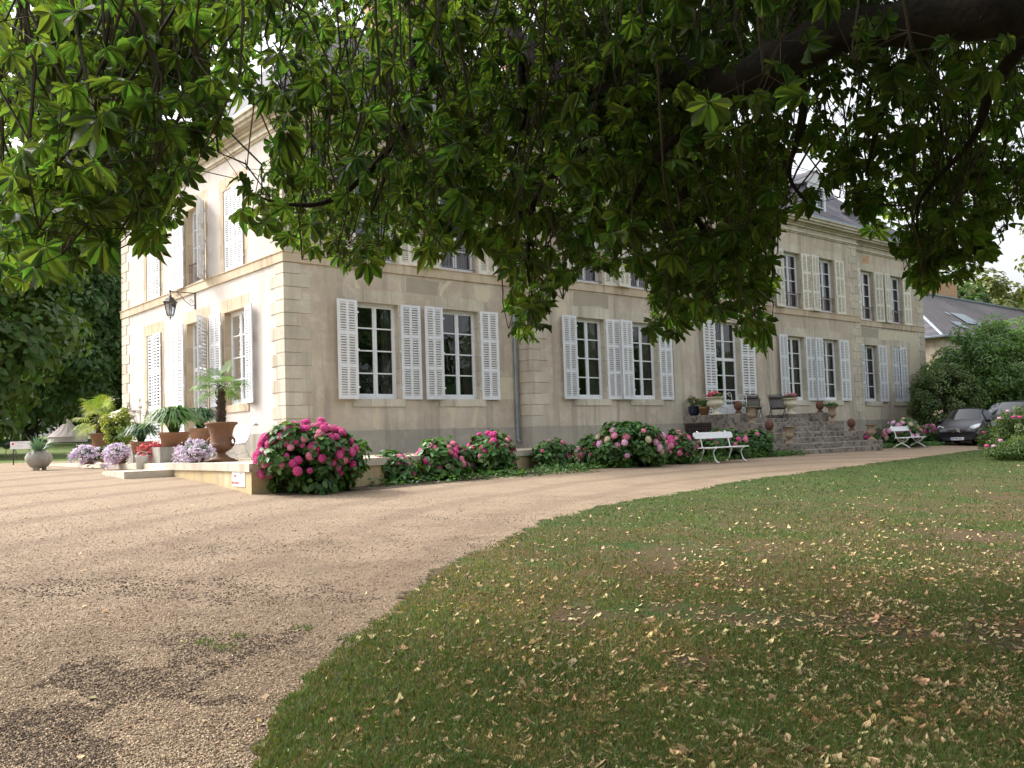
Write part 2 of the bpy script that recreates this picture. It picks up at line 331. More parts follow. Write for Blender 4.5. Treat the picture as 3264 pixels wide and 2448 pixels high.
def ground_mat():
    m = bpy.data.materials.new('gravel'); m.use_nodes = True; t = m.node_tree; b = t.nodes['Principled BSDF']; b.inputs['Roughness'].default_value = .95; b.inputs['Specular IOR Level'].default_value = .12
    p = t.nodes.new('ShaderNodeNewGeometry').outputs['Position']
    vo = N(t, 'ShaderNodeTexVoronoi', Scale=75.); t.links.new(p, vo.inputs['Vector'])
    sx = t.nodes.new('ShaderNodeSeparateColor'); t.links.new(vo.outputs['Color'], sx.inputs[0])
    peb = ramp(t, sx.outputs[0], .0, 1., (.16, .11, .08), (.47, .375, .275))
    c = mix(t, .5, peb, ramp(t, noise(t, p, .5, 6), .35, .65, (.375, .29, .195), (.29, .22, .15)))
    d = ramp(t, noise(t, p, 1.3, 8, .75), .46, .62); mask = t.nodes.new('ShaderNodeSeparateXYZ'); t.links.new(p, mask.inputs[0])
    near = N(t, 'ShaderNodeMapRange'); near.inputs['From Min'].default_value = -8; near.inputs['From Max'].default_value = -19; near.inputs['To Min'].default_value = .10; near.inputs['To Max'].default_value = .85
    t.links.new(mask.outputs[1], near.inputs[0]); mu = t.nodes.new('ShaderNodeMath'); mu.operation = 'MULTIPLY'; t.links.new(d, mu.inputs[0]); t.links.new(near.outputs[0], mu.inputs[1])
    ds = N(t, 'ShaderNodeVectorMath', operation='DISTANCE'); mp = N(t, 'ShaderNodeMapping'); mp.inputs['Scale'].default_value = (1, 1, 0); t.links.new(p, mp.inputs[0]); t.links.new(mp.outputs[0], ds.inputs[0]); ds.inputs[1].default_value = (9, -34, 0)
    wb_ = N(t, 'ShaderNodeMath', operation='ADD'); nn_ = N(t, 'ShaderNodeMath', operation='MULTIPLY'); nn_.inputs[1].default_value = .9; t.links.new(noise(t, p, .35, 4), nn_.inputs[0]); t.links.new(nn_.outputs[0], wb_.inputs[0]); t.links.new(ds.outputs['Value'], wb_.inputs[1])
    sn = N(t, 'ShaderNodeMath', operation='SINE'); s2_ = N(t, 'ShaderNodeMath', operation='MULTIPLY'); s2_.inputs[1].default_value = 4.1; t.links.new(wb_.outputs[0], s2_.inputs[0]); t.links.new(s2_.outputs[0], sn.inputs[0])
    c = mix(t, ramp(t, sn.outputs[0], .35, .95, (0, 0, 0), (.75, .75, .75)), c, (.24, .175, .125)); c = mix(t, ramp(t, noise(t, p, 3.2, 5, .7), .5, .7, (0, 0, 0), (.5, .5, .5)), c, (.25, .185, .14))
    h2 = N(t, 'ShaderNodeMath', operation='MULTIPLY'); h2.inputs[1].default_value = .75; t.links.new(near.outputs[0], h2.inputs[0]); c = mix(t, h2.outputs[0], c, (.20, .145, .105))  # darker towards the camera: soil tone, with canopy shade put into the colour
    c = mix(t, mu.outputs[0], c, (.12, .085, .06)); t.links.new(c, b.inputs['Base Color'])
    bp = N(t, 'ShaderNodeBump', Strength=.9, Distance=.012); t.links.new(vo.outputs['Distance'], bp.inputs['Height']); bp.invert = True
    b2 = N(t, 'ShaderNodeBump', Strength=.5, Distance=.05); t.links.new(noise(t, p, 5, 5), b2.inputs['Height']); t.links.new(b2.outputs[0], bp.inputs['Normal']); t.links.new(bp.outputs[0], b.inputs['Normal'])
    return m
def turf_mat(name, g1, g2, soil, s0=.5, s1=.62, grad=False):
    m = bpy.data.materials.new(name); m.use_nodes = True; t = m.node_tree; b = t.nodes['Principled BSDF']; b.inputs['Roughness'].default_value = .95; b.inputs['Specular IOR Level'].default_value = .1
    p = t.nodes.new('ShaderNodeNewGeometry').outputs['Position']
    c = ramp(t, noise(t, p, .7, 6), .35, .65, g1, g2); fa = ramp(t, noise(t, p, 1.1, 7, .7), s0, s1)
    if grad:                                     # worn and dry only close to the chestnut
        sp_ = t.nodes.new('ShaderNodeSeparateXYZ'); t.links.new(p, sp_.inputs[0]); mr_ = N(t, 'ShaderNodeMapRange'); mr_.inputs['From Min'].default_value = -11; mr_.inputs['From Max'].default_value = -17; mr_.inputs['To Min'].default_value = .15; t.links.new(sp_.outputs[1], mr_.inputs[0])
        mm_ = N(t, 'ShaderNodeMath', operation='MULTIPLY'); t.links.new(fa, mm_.inputs[0]); t.links.new(mr_.outputs[0], mm_.inputs[1]); fa = mm_.outputs[0]
    c = mix(t, fa, c, soil)
    c = mix(t, 1., c, ramp(t, noise(t, p, 60, 4, .7), .3, .7, (.6, .6, .6), (1.35, 1.35, 1.35)), 'MULTIPLY'); t.links.new(c, b.inputs['Base Color'])
    bp = N(t, 'ShaderNodeBump', Strength=1., Distance=.03); t.links.new(noise(t, p, 45, 5, .7), bp.inputs['Height']); t.links.new(bp.outputs[0], b.inputs['Normal']); return m
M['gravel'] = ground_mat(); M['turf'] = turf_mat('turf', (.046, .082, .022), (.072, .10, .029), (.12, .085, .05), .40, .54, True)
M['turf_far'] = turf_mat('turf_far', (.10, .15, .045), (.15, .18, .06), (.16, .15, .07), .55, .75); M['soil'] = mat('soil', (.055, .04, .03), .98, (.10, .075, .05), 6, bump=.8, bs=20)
m = MB(); ys = [-1500, -400, -60, 0, 3, 16, 38, 70, 100, 170, 400, 1500]; xs = [-1500, -300, -71.7, -40, 0, 40, 78.2, 300, 1500]
for i, y in enumerate(ys):
    for x in xs: m.v.append((x, y, float(gz(x, y)) - .02))
for i in range(len(ys) - 1):
    for j in range(len(xs) - 1): k = i * len(xs) + j; m.f.append((k, k + 1, k + 1 + len(xs), k + len(xs)))
tag(m.build('ground', M['turf_far']), kind='structure')
def sheet(name, poly, mt, dz):
    m = MB(); m.v = [(x, y, float(gz(x, y)) + dz) for x, y in poly]; m.f = [tuple(range(len(poly)))]
    o = m.build(name, mt); import bmesh
    bm = bmesh.new(); bm.from_mesh(o.data); bmesh.ops.triangulate(bm, faces=bm.faces, ngon_method='EAR_CLIP'); bm.to_mesh(o.data); bm.free(); return o
# gravel: everything left of and above the lawn edge
drv = MB(); P0 = [(x - .3, y + .3) for x, y in LE]
drvp = [(-60, -60), (-11.5, -60)] + [(x + .4, y - .4) for x, y in LE[1:-1]] + [(60, -7.2), (60, 0), (-60, 0)]
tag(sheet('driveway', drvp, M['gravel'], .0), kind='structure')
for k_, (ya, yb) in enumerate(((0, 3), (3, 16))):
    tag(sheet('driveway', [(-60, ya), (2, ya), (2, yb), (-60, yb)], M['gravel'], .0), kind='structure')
tag(sheet('lawn', LAWN, M['turf'], .012), kind='structure')

# grass blades and fallen leaves, denser where the lawn is seen close
def cam_samples(n, x0, x1, y0, y1, bias=1.):
    px = rng.uniform(x0, x1, n); py = y0 + (y1 - y0) * rng.random(n) ** bias
    r = FW[None] + ((px - 1632) / F)[:, None] * RT - ((py - 1224) / F)[:, None] * UP
    z0 = CAM[2] - float(gz(CAM[0], CAM[1])); t = -z0 / (r[:, 2] + .0052 * r[:, 0] - .0518 * r[:, 1]); q = CAM + r * t[:, None]; return q[:, 0], q[:, 1], t
def blades(name, x, y, d, h0, h1, wmul, mt):
    n = len(x); z = gz(x, y) + .01; a = rng.uniform(0, 2 * pi, n); h = rng.uniform(h0, h1, n); wd = np.maximum(.0022, d * .0005 * wmul); lean = rng.normal(0, .5, (n, 2)) * h[:, None]
    b = np.stack([x, y, z], 1); s = np.stack([np.cos(a) * wd, np.sin(a) * wd, 0 * a], 1); v = np.empty((n, 5, 3)); mid = b + np.stack([lean[:, 0] * .35, lean[:, 1] * .35, h * .55], 1)
    v[:, 0] = b - s; v[:, 1] = b + s; v[:, 2] = mid + s * .8; v[:, 3] = mid - s * .8; v[:, 4] = b + np.stack([lean[:, 0], lean[:, 1], h], 1)
    i = np.arange(n)[:, None] * 5; f = np.concatenate([i + [[0, 1, 2]], i + [[0, 2, 3]], i + [[3, 2, 4]]])
    return npm(name, v.reshape(-1, 3), f, mt)
PL = [(x, y) for x, y in LE] + [(60, -60)]
x, y, d = cam_samples(420000, -60, 3330, 1425, 2560, .8); ok = (d > 1) & (d < 45) & inpoly(x + .05 * nz(x, y, 9), y, PL); x, y, d = x[ok], y[ok], d[ok]
q = nz(x, y, .9) + .5 * nz(x, y, 3); keep = rng.random(len(x)) < np.clip(1.0 - 2.0 * np.clip(q - .2, 0, 1) * np.clip((-11 - y) / 4, .1, 1) , .1, 1); x, y, d = x[keep], y[keep], d[keep]
fr_ = np.clip((-12.5 - y) / 4, 0, 1); dry = rng.random(len(x)) < .05 + .38 * fr_ + .25 * fr_ * (nz(x, y, 1.7) > .15) + .35 * np.exp(-((x + 5) ** 2 + (y + 15) ** 2) / 9)
tag(blades('grass', x[~dry], y[~dry], d[~dry], .012, .042, 1, M['grass']), kind='stuff')
tag(blades('dry_grass', x[dry], y[dry], d[dry], .008, .028, 1, M['drygrass']), kind='stuff')
def leaflets(x, y, L, zoff=.012):                # curled fallen leaves
    n = len(x); a = rng.uniform(0, 2 * pi, n); wd = L * rng.uniform(.1, .34, n); cu = L * rng.uniform(.03, .3, n); T = rng.normal(0, .30, (n, 2))
    ex = np.stack([np.cos(a), np.sin(a), T[:, 0]], 1); ey = np.stack([-np.sin(a), np.cos(a), T[:, 1]], 1); ez = np.array([0, 0, 1.])
    b = np.stack([x, y, gz(x, y) + zoff], 1); P = [(-.5, 0, 1), (-.2, -1, .35), (-.2, 1, .3), (.15, -.9, .2), (.15, .9, .3), (.5, 0, 1.), (0, 0, -.1)]
    v = np.stack([b + ex * (L * p)[:, None] + ey * (wd * q_)[:, None] + ez * (cu * (c + rng.uniform(-.2, .3, n)) + .004)[:, None] for p, q_, c in P], 1)
    i = np.arange(n)[:, None] * 7; f = np.concatenate([i + [t] for t in ([0, 1, 6], [1, 3, 6], [3, 5, 6], [5, 4, 6], [4, 2, 6], [2, 0, 6])]); return v.reshape(-1, 3), f
x, y, d = cam_samples(60000, -60, 3330, 1480, 2540, .9); r_ = (x + 11.7) * .7556 - (y + 22.9) * .654
pr = 3.2 * np.clip(.14 + .22 * (r_ / np.maximum(d, 1)) * 2.2, .01, .50) * np.exp(-np.clip(d - 9, 0, 50) / 8); pr = pr * np.clip(.75 + .7 * nz(x, y, 1.9), .15, 1.4)
ok = inpoly(x, y, PL) & (d > 1.5) & (rng.random(len(x)) < pr * .62); L = rng.uniform(.016, .062, len(x)) * rng.choice([.55, 1, 1.2], len(x)) * (1 + .012 * d); vv, ff = leaflets(x[ok], y[ok], L[ok])
tag(npm('fallen_leaves', vv, ff, M['litter']), kind='stuff')
ok = ~inpoly(x, y, PL) & (rng.random(len(x)) < .005) & (d < 15); vv, ff = leaflets(x[ok], y[ok], L[ok], .002); tag(npm('fallen_leaves', vv, ff, M['litter']), kind='stuff')
# loose stones and crumbs of soil on the gravel
def pebbles(name, x, y, s, mt):
    n = len(x); z = gz(x, y); base = np.array([(1, 0, 0), (-.1, 1, 0), (-1, .1, 0), (.1, -1, 0), (.1, 0, .7), (0, 0, -.3)]); a = rng.uniform(0, 2 * pi, n)
    sc3 = np.stack([s * rng.uniform(.6, 1.3, n), s * rng.uniform(.5, 1.1, n), s * rng.uniform(.5, 1.1, n)], 1); v = base[None] * sc3[:, None]
    X_ = v[:, :, 0] * np.cos(a)[:, None] - v[:, :, 1] * np.sin(a)[:, None]; Y_ = v[:, :, 0] * np.sin(a)[:, None] + v[:, :, 1] * np.cos(a)[:, None]
    v = np.stack([X_ + x[:, None], Y_ + y[:, None], v[:, :, 2] + z[:, None] + .002], 2); i = np.arange(n)[:, None] * 6
    f = np.concatenate([i + [t] for t in ([0, 1, 4], [1, 2, 4], [2, 3, 4], [3, 0, 4], [1, 0, 5], [2, 1, 5], [3, 2, 5], [0, 3, 5])]); return npm(name, v.reshape(-1, 3), f, mt)
M['pebble'] = mat('pebble', (.31, .225, .15), .85, (.45, .345, .24), 9, island=.6); M['crumb'] = mat('soil_crumb', (.07, .05, .036), .95, (.14, .10, .07), 9, island=.5)
x, y, d = cam_samples(150000, -60, 2000, 1560, 2540, .8); ok = ~inpoly(x, y, PL) & (d < 17) & (d > 1.5); x, y, d = x[ok], y[ok], d[ok]
dk = rng.random(len(x)) < np.clip(.05 + .5 * (nz(x, y, 1.4) + .4 * nz(x, y, 5) > .35) * (y < -11), 0, .5)
tag(pebbles('gravel_stones', x[~dk], y[~dk], rng.uniform(.003, .0085, (~dk).sum()) * (1 + .02 * d[~dk]), M['pebble']), kind='stuff')
tag(pebbles('soil_crumbs', x[dk], y[dk], rng.uniform(.004, .013, dk.sum()), M['crumb']), kind='stuff')
x, y, d = cam_samples(2600, -60, 1500, 1700, 2540, .8); ok = ~inpoly(x, y, PL) & (nz(x, y, 1.1) > .5) & (d < 12); cx, cy, cd = x[ok][:6], y[ok][:6], d[ok][:6]
x = (cx[:, None] + rng.normal(0, .05, (len(cx), 60))).ravel(); y = (cy[:, None] + rng.normal(0, .05, (len(cx), 60))).ravel()
tag(blades('weeds', x, y, np.repeat(cd, 60), .01, .035, 1, M['grass']), kind='stuff')

# ------------------------------------------------------------------ the house
def X(s): return 1.2 * s
def Z(z): return 1.2 * z - .32
HX, BX0, BX1, CX1, DY = 0., 8.47, 30.05, 38.05, 13.2; BY = -.6
house = empty('manor_house', (0, 0, 0), 0, 'long two-storey stone manor house with white louvred shutters and slate roof', 'house')
FOOT = [(0, DY), (0, 0), (BX0, 0), (BX0, BY), (BX1, BY), (BX1, 0), (CX1, 0), (CX1, DY)]
def offs(P, o):
    out = []; n = len(P)
    for i in range(n):
        a, b, c = P[i - 1], P[i], P[(i + 1) % n]
        def nrm(p, q): L = math.hypot(q[0] - p[0], q[1] - p[1]); return ((q[1] - p[1]) / L, -(q[0] - p[0]) / L)
        n1 = nrm(a, b); n2 = nrm(b, c); out.append((b[0] + o * (n1[0] + n2[0]), b[1] + o * (n1[1] + n2[1])))
    return out
# FOOT runs anticlockwise seen from above, so the outward normal is (dy, -dx)
if offs(FOOT, 1)[1][0] > 0: FOOT = FOOT[::-1]
def ring(mb, o, z0, z1): mb.prism(offs(FOOT, o), z0, z1)
def pt(face, y0, s, out, z): return (s, y0 - out, z) if face == 'F' else (y0 - out, s, z)
ZW0, ZW1 = Z(2.71), Z(5.07); ZU0, ZU1 = Z(6.10), Z(8.21); HALF = .72
def op(c, z0=None, z1=None, h=HALF): return (c - h, c + h, ZW0 if z0 is None else z0, ZW1 if z1 is None else z1)
def upo(c, h=HALF): return (c - h, c + h, ZU0, ZU1)
A_c = [X(2.51), X(5.07)]; B_c = [X(9.45), X(11.83), X(20.25), X(22.65)]; C_c = [X(26.70), X(29.25)]; DOOR = X(16.05); L_c = [X(2.64), X(5.05), X(8.22)]
facades = [('F', 0., 0, BX0, [op(c) for c in A_c] + [upo(c) for c in A_c], 'stucco_front'),
           ('F', BY, BX0, BX1, [op(c) for c in B_c] + [upo(c) for c in B_c] + [(DOOR - .85, DOOR + .85, 2.11, Z(5.35)), upo(DOOR)], 'stucco_front'),
           ('F', 0., BX1, CX1, [op(c) for c in C_c] + [upo(c) for c in C_c], 'stucco_front'),
           ('L', 0., 0, DY, [op(L_c[0]), (L_c[1] - .8, L_c[1] + .8, 1.75, ZW1), (L_c[2] - .72, L_c[2] + .72, 1.75, ZW1)] + [upo(c) for c in L_c], 'stucco_side')]
DEPTH = .30
for face, y0, s0, s1, ops, mt in facades:
    mb = MB(); ss = sorted({s0, s1} | {o[0] for o in ops} | {o[1] for o in ops}); zz = sorted({.3, 11.0} | {o[2] for o in ops} | {o[3] for o in ops})
    for a, b in zip(ss[:-1], ss[1:]):
        for c, d in zip(zz[:-1], zz[1:]):
            if any(o[0] - .001 < (a + b) / 2 < o[1] and o[2] < (c + d) / 2 < o[3] for o in ops): continue
            mb.add([pt(face, y0, a, 0, c), pt(face, y0, b, 0, c), pt(face, y0, b, 0, d), pt(face, y0, a, 0, d)], [(0, 1, 2, 3)])
    mb.build('wall', M[mt], house)
mb = MB()                                       # returns of the projecting centre, far gable and back
for a, b in (((BX0, 0), (BX0, BY)), ((BX1, BY), (BX1, 0)), ((CX1, 0), (CX1, DY)), ((CX1, DY), (0, DY))):
    mb.add([(*a, .3), (*b, .3), (*b, 11), (*a, 11)], [(0, 1, 2, 3)])
mb.build('wall', M['stucco_front'], house)
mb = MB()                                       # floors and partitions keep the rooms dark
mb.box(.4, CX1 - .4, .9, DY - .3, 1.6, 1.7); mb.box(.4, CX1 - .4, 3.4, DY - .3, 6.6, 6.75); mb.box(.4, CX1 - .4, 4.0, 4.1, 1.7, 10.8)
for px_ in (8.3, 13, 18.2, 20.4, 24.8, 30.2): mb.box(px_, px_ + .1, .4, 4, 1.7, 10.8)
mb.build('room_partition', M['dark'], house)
# plinth, string course, cornice
mb = MB(); mb.prism(offs(FOOT, .035), .3, Z(1.95)); mb.build('plinth', M['plinth'], house)
mb = MB(); mb.prism(offs(FOOT, .05), Z(5.86), Z(6.08)); mb.prism(offs(FOOT, .075), Z(6.08), Z(6.10))
mb.build('string_course', M['stone_warm'], house)
mb = MB()
for o_, a, b in ((.05, 10.44, 10.50), (.10, 10.50, 10.58), (.03, 10.58, 10.76), (.12, 10.76, 10.84), (.20, 10.84, 10.92), (.36, 10.92, 11.02), (.44, 11.02, 11.14), (.50, 11.14, 11.20)): ring(mb, o_, a, b)
mb.build('cornice', M['stone'], house)
mb = MB(); mb.prism(offs(FOOT, .46), 11.20, 11.30); mb.build('gutter', M['zinc'], house)
# quoins
def quoin(mb, corner, sx, sy, z0, z1, first=0, H=.365, ys=True):
    z = z0; i = first
    while z < z1 - .05:
        h = min(H, z1 - z) - .018; w_ = .79 if i % 2 else .50; w2 = .50 if i % 2 == 0 else .79
        if not ys: w2 = .56
        x0, x1 = sorted((corner[0] - sx * .022, corner[0] + sx * w_)); y0, y1 = sorted((corner[1] - sy * .022, corner[1] + sy * w2))
        mb.box(x0, x1, y0, y1, z, z + h); z += H; i += 1
for z0, z1 in ((Z(1.95), Z(5.86)), (Z(6.10), 10.44)):
    for cn, sx_, sy_, f_, ys_ in (((0, 0), 1, 1, 0, True), ((0, DY), 1, -1, 1, True), ((BX0, BY), 1, 1, 1, False), ((BX1, BY), -1, 1, 0, False), ((CX1, 0), -1, 1, 1, True)):
        mb = MB(); quoin(mb, cn, sx_, sy_, z0, z1, f_, ys=ys_); mb.build('quoin_stones', M['stone'], house, bevel=.008)
mb = MB()                                       # flat strips of the middle bay
for s in (X(13.33), X(18.65)):
    for za, zb_ in ((Z(1.95), Z(5.86)), (Z(6.10), 10.44)):
        mb = MB(); mb.box(s - .2, s + .2, BY - .03, BY + .02, za, zb_); mb.build('pilaster', M['stone'], house)
# openings: stone surrounds, frames, panes, curtains
def surround(face, y0, o, lintel_top, sill=True, warm=False):
    a, b, z0, z1 = o; mb = MB(); j = .27; e = .006
    def bx(s0, s1, o0, o1, q0, q1):
        p, q_ = pt(face, y0, s0, o0, q0), pt(face, y0, s1, o1, q1); mb.box(min(p[0], q_[0]), max(p[0], q_[0]), min(p[1], q_[1]), max(p[1], q_[1]), q0, q1)
    n = 4; t = (b - a + 2 * j) / n
    for i in range(n): bx(a - j + i * t + .004, a - j + (i + 1) * t - .004, -DEPTH, e + .004 * (i % 2), z1, lintel_top)
    zz = z0; k = 0
    while zz < z1 - .01:
        h = min(.46, z1 - zz); jj = j if k % 2 else j - .08
        bx(a - jj, a, -DEPTH, e, zz + .004, zz + h - .004); bx(b, b + jj, -DEPTH, e, zz + .004, zz + h - .004); zz += .46; k += 1
    if sill:
        for i in range(3): t2 = (b - a + .4) / 3; bx(a - .2 + i * t2 + .003, a - .2 + (i + 1) * t2 - .003, -DEPTH, .035, z0 - .225, z0 - .004)
    return mb.build('window_surround', M['stone_warm' if warm else 'stone'], house)
def window(face, y0, o, rows=4, door=0, red=0, curtain=1, shut=0):
    a, b, z0, z1 = o; mb = MB(); c = (a + b) / 2
    def bx(s0, s1, q0, q1, d0=.2, d1=.26, m_=None):
        p, q_ = pt(face, y0, s0, -d0, q0), pt(face, y0, s1, -d1, q1); (m_ or mb).box(min(p[0], q_[0]), max(p[0], q_[0]), min(p[1], q_[1]), max(p[1], q_[1]), q0, q1)
    f = .07; bx(a + .001, a + f, z0, z1); bx(b - f, b - .001, z0, z1); bx(a + f, b - f, z1 - f, z1 - .001); bx(a + f, b - f, z0 + .001, z0 + .1, .17, .26)
    bx(a + f, a + f + .05, z0 + .1, z1 - f, .205, .25); bx(b - f - .05, b - f, z0 + .1, z1 - f, .205, .25); bx(c - .07, c + .07, z0 + .1, z1 - f, .20, .25); bx(c - .02, c + .02, z0 + .1, z1 - f, .185, .20)
    ztop = z1 - f; zb = z0 + .1
    if door:
        bx(a + f + .05, b - f - .05, zb, zb + door, .215, .245); tr = z0 + (z1 - z0) * .62; bx(a + f, b - f, tr - .06, tr + .06, .19, .26); zb += door
        hs_ = [zb + (tr - .06 - zb) * k_ / 3 for k_ in (1, 2)] + [tr + .06 + (ztop - tr - .06) * k_ / 2 for k_ in (1,)]
    else:
        bx(a + f + .05, b - f - .05, zb, zb + .06, .205, .25); bx(a + f + .05, b - f - .05, ztop - .06, ztop, .205, .25)
        hs_ = [zb + (ztop - zb) * k_ / rows for k_ in range(1, rows)]
    for h in hs_:
        bx(a + f + .05, c - .07, h - .02, h + .02, .21, .245); bx(c + .07, b - f - .05, h - .02, h + .02, .21, .245)
    wo_ = mb.build('window', M['white'], house)
    g = MB(); g.add([pt(face, y0, a + f, -.232, z0 + .1), pt(face, y0, b - f, -.232, z0 + .1), pt(face, y0, b - f, -.232, z1 - f), pt(face, y0, a + f, -.232, z1 - f)], [(0, 1, 2, 3)]); g.build('pane', M['glass'], wo_)
    if curtain:
        g = MB(); w_ = (b - a) * (.22 if curtain == 1 else .43 if curtain == 2 else .9); s0 = b - f - w_ if face == 'F' else a + f; n = 14; vs = []
        for i in range(n + 1):
            s = s0 + w_ * i / n; d_ = -.36 - .025 * math.sin(i * 2.1)
            vs += [pt(face, y0, s, d_, z0 + .1), pt(face, y0, s, d_, z1 - f)]
        g.add(vs, [(2 * i, 2 * i + 2, 2 * i + 3, 2 * i + 1) for i in range(n)]); g.build('curtain', M['redcurtain' if red else 'curtain'], wo_)
        if red:
            g = MB(); g.add([v if False else (v[0] - .6, v[1], v[2]) for v in vs], [(2 * i, 2 * i + 2, 2 * i + 3, 2 * i + 1) for i in range(n)]); g.build('curtain', M['curtain'], wo_)
def railing(face, y0, o):
    a, b, z0, _ = o; mb = MB(); d = -.04
    for z in (z0 + .10, z0 + .70): mb.tube([pt(face, y0, a, d, z), pt(face, y0, b, d, z)], .014, 5)
    mb.tube([pt(face, y0, a - .05, d - .08, z0 + .72), pt(face, y0, b + .05, d - .08, z0 + .72)], .012, 5)
    for i in range(1, 12): s = a + (b - a) * i / 12; mb.tube([pt(face, y0, s, d, z0 + .10), pt(face, y0, s, d, z0 + .70)], .009, 4)
    mb.build('railing', M['rail'], house)
def shutter_mesh(w_, h, ns):
    mb = MB(); t = .038; st = .075; mid = .05; rails = [0, h * .335, h * .665, h]
    mb.box(0, st, 0, t, 0, h); mb.box(w_ - st, w_, 0, t, 0, h); mb.box(w_ / 2 - mid / 2, w_ / 2 + mid / 2, .002, t - .002, .1, h - .06)
    for i, z in enumerate(rails): zz = (z, z + .12) if i == 0 else (z - .08, z) if i == 3 else (z - .055, z + .055); mb.box(st, w_ - st, .001, t - .001, *zz)
    for x0, x1 in ((st, w_ / 2 - mid / 2), (w_ / 2 + mid / 2, w_ - st)):
        for k_ in range(3):
            za = rails[k_] + (.12 if k_ == 0 else .055); zb = rails[k_ + 1] - (.08 if k_ == 2 else .055); dz = (zb - za) / ns; sd_ = .018
            mb.box(x0, x0 + sd_, .004, t - .004, za, zb); mb.box(x1 - sd_, x1, .004, t - .004, za, zb)
            for i in range(ns):
                z = za + dz * i
                mb.box(x0 + sd_, x1 - sd_, .008, t - .008, z + dz * .24, z + dz * .76)
    for z in (h * .12, h * .5, h * .88): mb.box(-.05, .02, .01, .035, z - .02, z + .03)
    return mb.mesh('shutter')
SH = {}
def shutter(face, y0, s, z0, h, sgn, ang, m_='white', w_=.70, ns=11, closed=False):
    key = (round(w_, 2), round(h, 2), m_)
    if key not in SH: me = shutter_mesh(w_, h, ns); me.materials.append(M[m_]); SH[key] = me
    o = bpy.data.objects.new('shutter', SH[key]); col.objects.link(o); o.parent = house
    e = Vector((1, 0)) if face == 'F' else Vector((0, 1)); out = Vector((0, -1)) if face == 'F' else Vector((-1, 0))
    dr = e * (sgn * math.cos(ang)) + out * math.sin(ang); off = .03 + (.04 if (face == 'F') != (sgn > 0) else .0)
    off = off - .07 if closed else off; p = pt(face, y0, s, off + .02, z0); o.location = p; rz = math.atan2(dr.y, dr.x)
    loc_y = Vector((-math.sin(rz), math.cos(rz)))
    if loc_y.dot(out) < 0: o.location = Vector(p) + Vector((out.x, out.y, 0)) * .0
    o.rotation_euler = (0, 0, rz)
def pair(face, y0, o, m_='white', angs=(R(4), R(5)), closed=False, zb=None, w_=.70):
    a, b, z0, z1 = o; z0 = (z0 - .012) if zb is None else zb; h = z1 + .012 - z0
    if closed:
        ww = (b - a) / 2 - .006; z0 += .014; h -= .028
        shutter(face, y0, a + .003, z0, h, 1, 0, m_, ww, closed=True); shutter(face, y0, b - .003, z0, h, -1, 0, m_, ww, closed=True)
    else:
        if angs[0] is not None: shutter(face, y0, a - .06, z0, h, -1, angs[0], m_, w_)
        if angs[1] is not None: shutter(face, y0, b + .06, z0, h, 1, angs[1], m_, w_)
LT, UT = Z(5.385), Z(8.52)
jit = lambda: (R(random.uniform(2, 9)), R(random.uniform(2, 9)))
for y0, cs in ((0., A_c), (BY, B_c), (0., C_c)):
    for i, c in enumerate(cs):
        last = (cs is C_c and i == 1)
        o = op(c); surround('F', y0, o, LT); window('F', y0, o, curtain=1 if cs is A_c else 2); pair('F', y0, o, angs=jit(), closed=last)
        o = upo(c); surround('F', y0, o, UT, sill=False); window('F', y0, o, rows=4, red=(cs is B_c and i == 2), curtain=2); railing('F', y0, o); pair('F', y0, o, 'cream', jit())
o = (DOOR - .85, DOOR + .85, 2.11, Z(5.35)); surround('F', BY, o, Z(5.66), sill=False); window('F', BY, o, door=.55, curtain=2); pair('F', BY, o, angs=(R(5), R(6)), w_=.84)
o = upo(DOOR); surround('F', BY, o, UT, sill=False); window('F', BY, o, curtain=2); railing('F', BY, o); pair('F', BY, o, 'cream', jit())
o = op(L_c[0]); surround('L', 0, o, LT, warm=True); window('L', 0, o, curtain=0); pair('L', 0, o, angs=(R(10), R(4)))
o = (L_c[1] - .8, L_c[1] + .8, 1.75, ZW1); surround('L', 0, o, LT, sill=False, warm=True); window('L', 0, o, door=.5, curtain=0); pair('L', 0, o, angs=(R(42), R(4)), w_=.80)
o = (L_c[2] - .72, L_c[2] + .72, 1.75, ZW1); surround('L', 0, o, LT, sill=False, warm=True); pair('L', 0, o, closed=True)
o = upo(L_c[0]); surround('L', 0, o, UT, sill=False, warm=True); pair('L', 0, o, closed=True)
o = upo(L_c[1]); surround('L', 0, o, UT, sill=False, warm=True); window('L', 0, o, curtain=2); railing('L', 0, o); pair('L', 0, o, angs=(R(40), R(4)))
o = upo(L_c[2]); surround('L', 0, o, UT, sill=False, warm=True); pair('L', 0, o, closed=True)
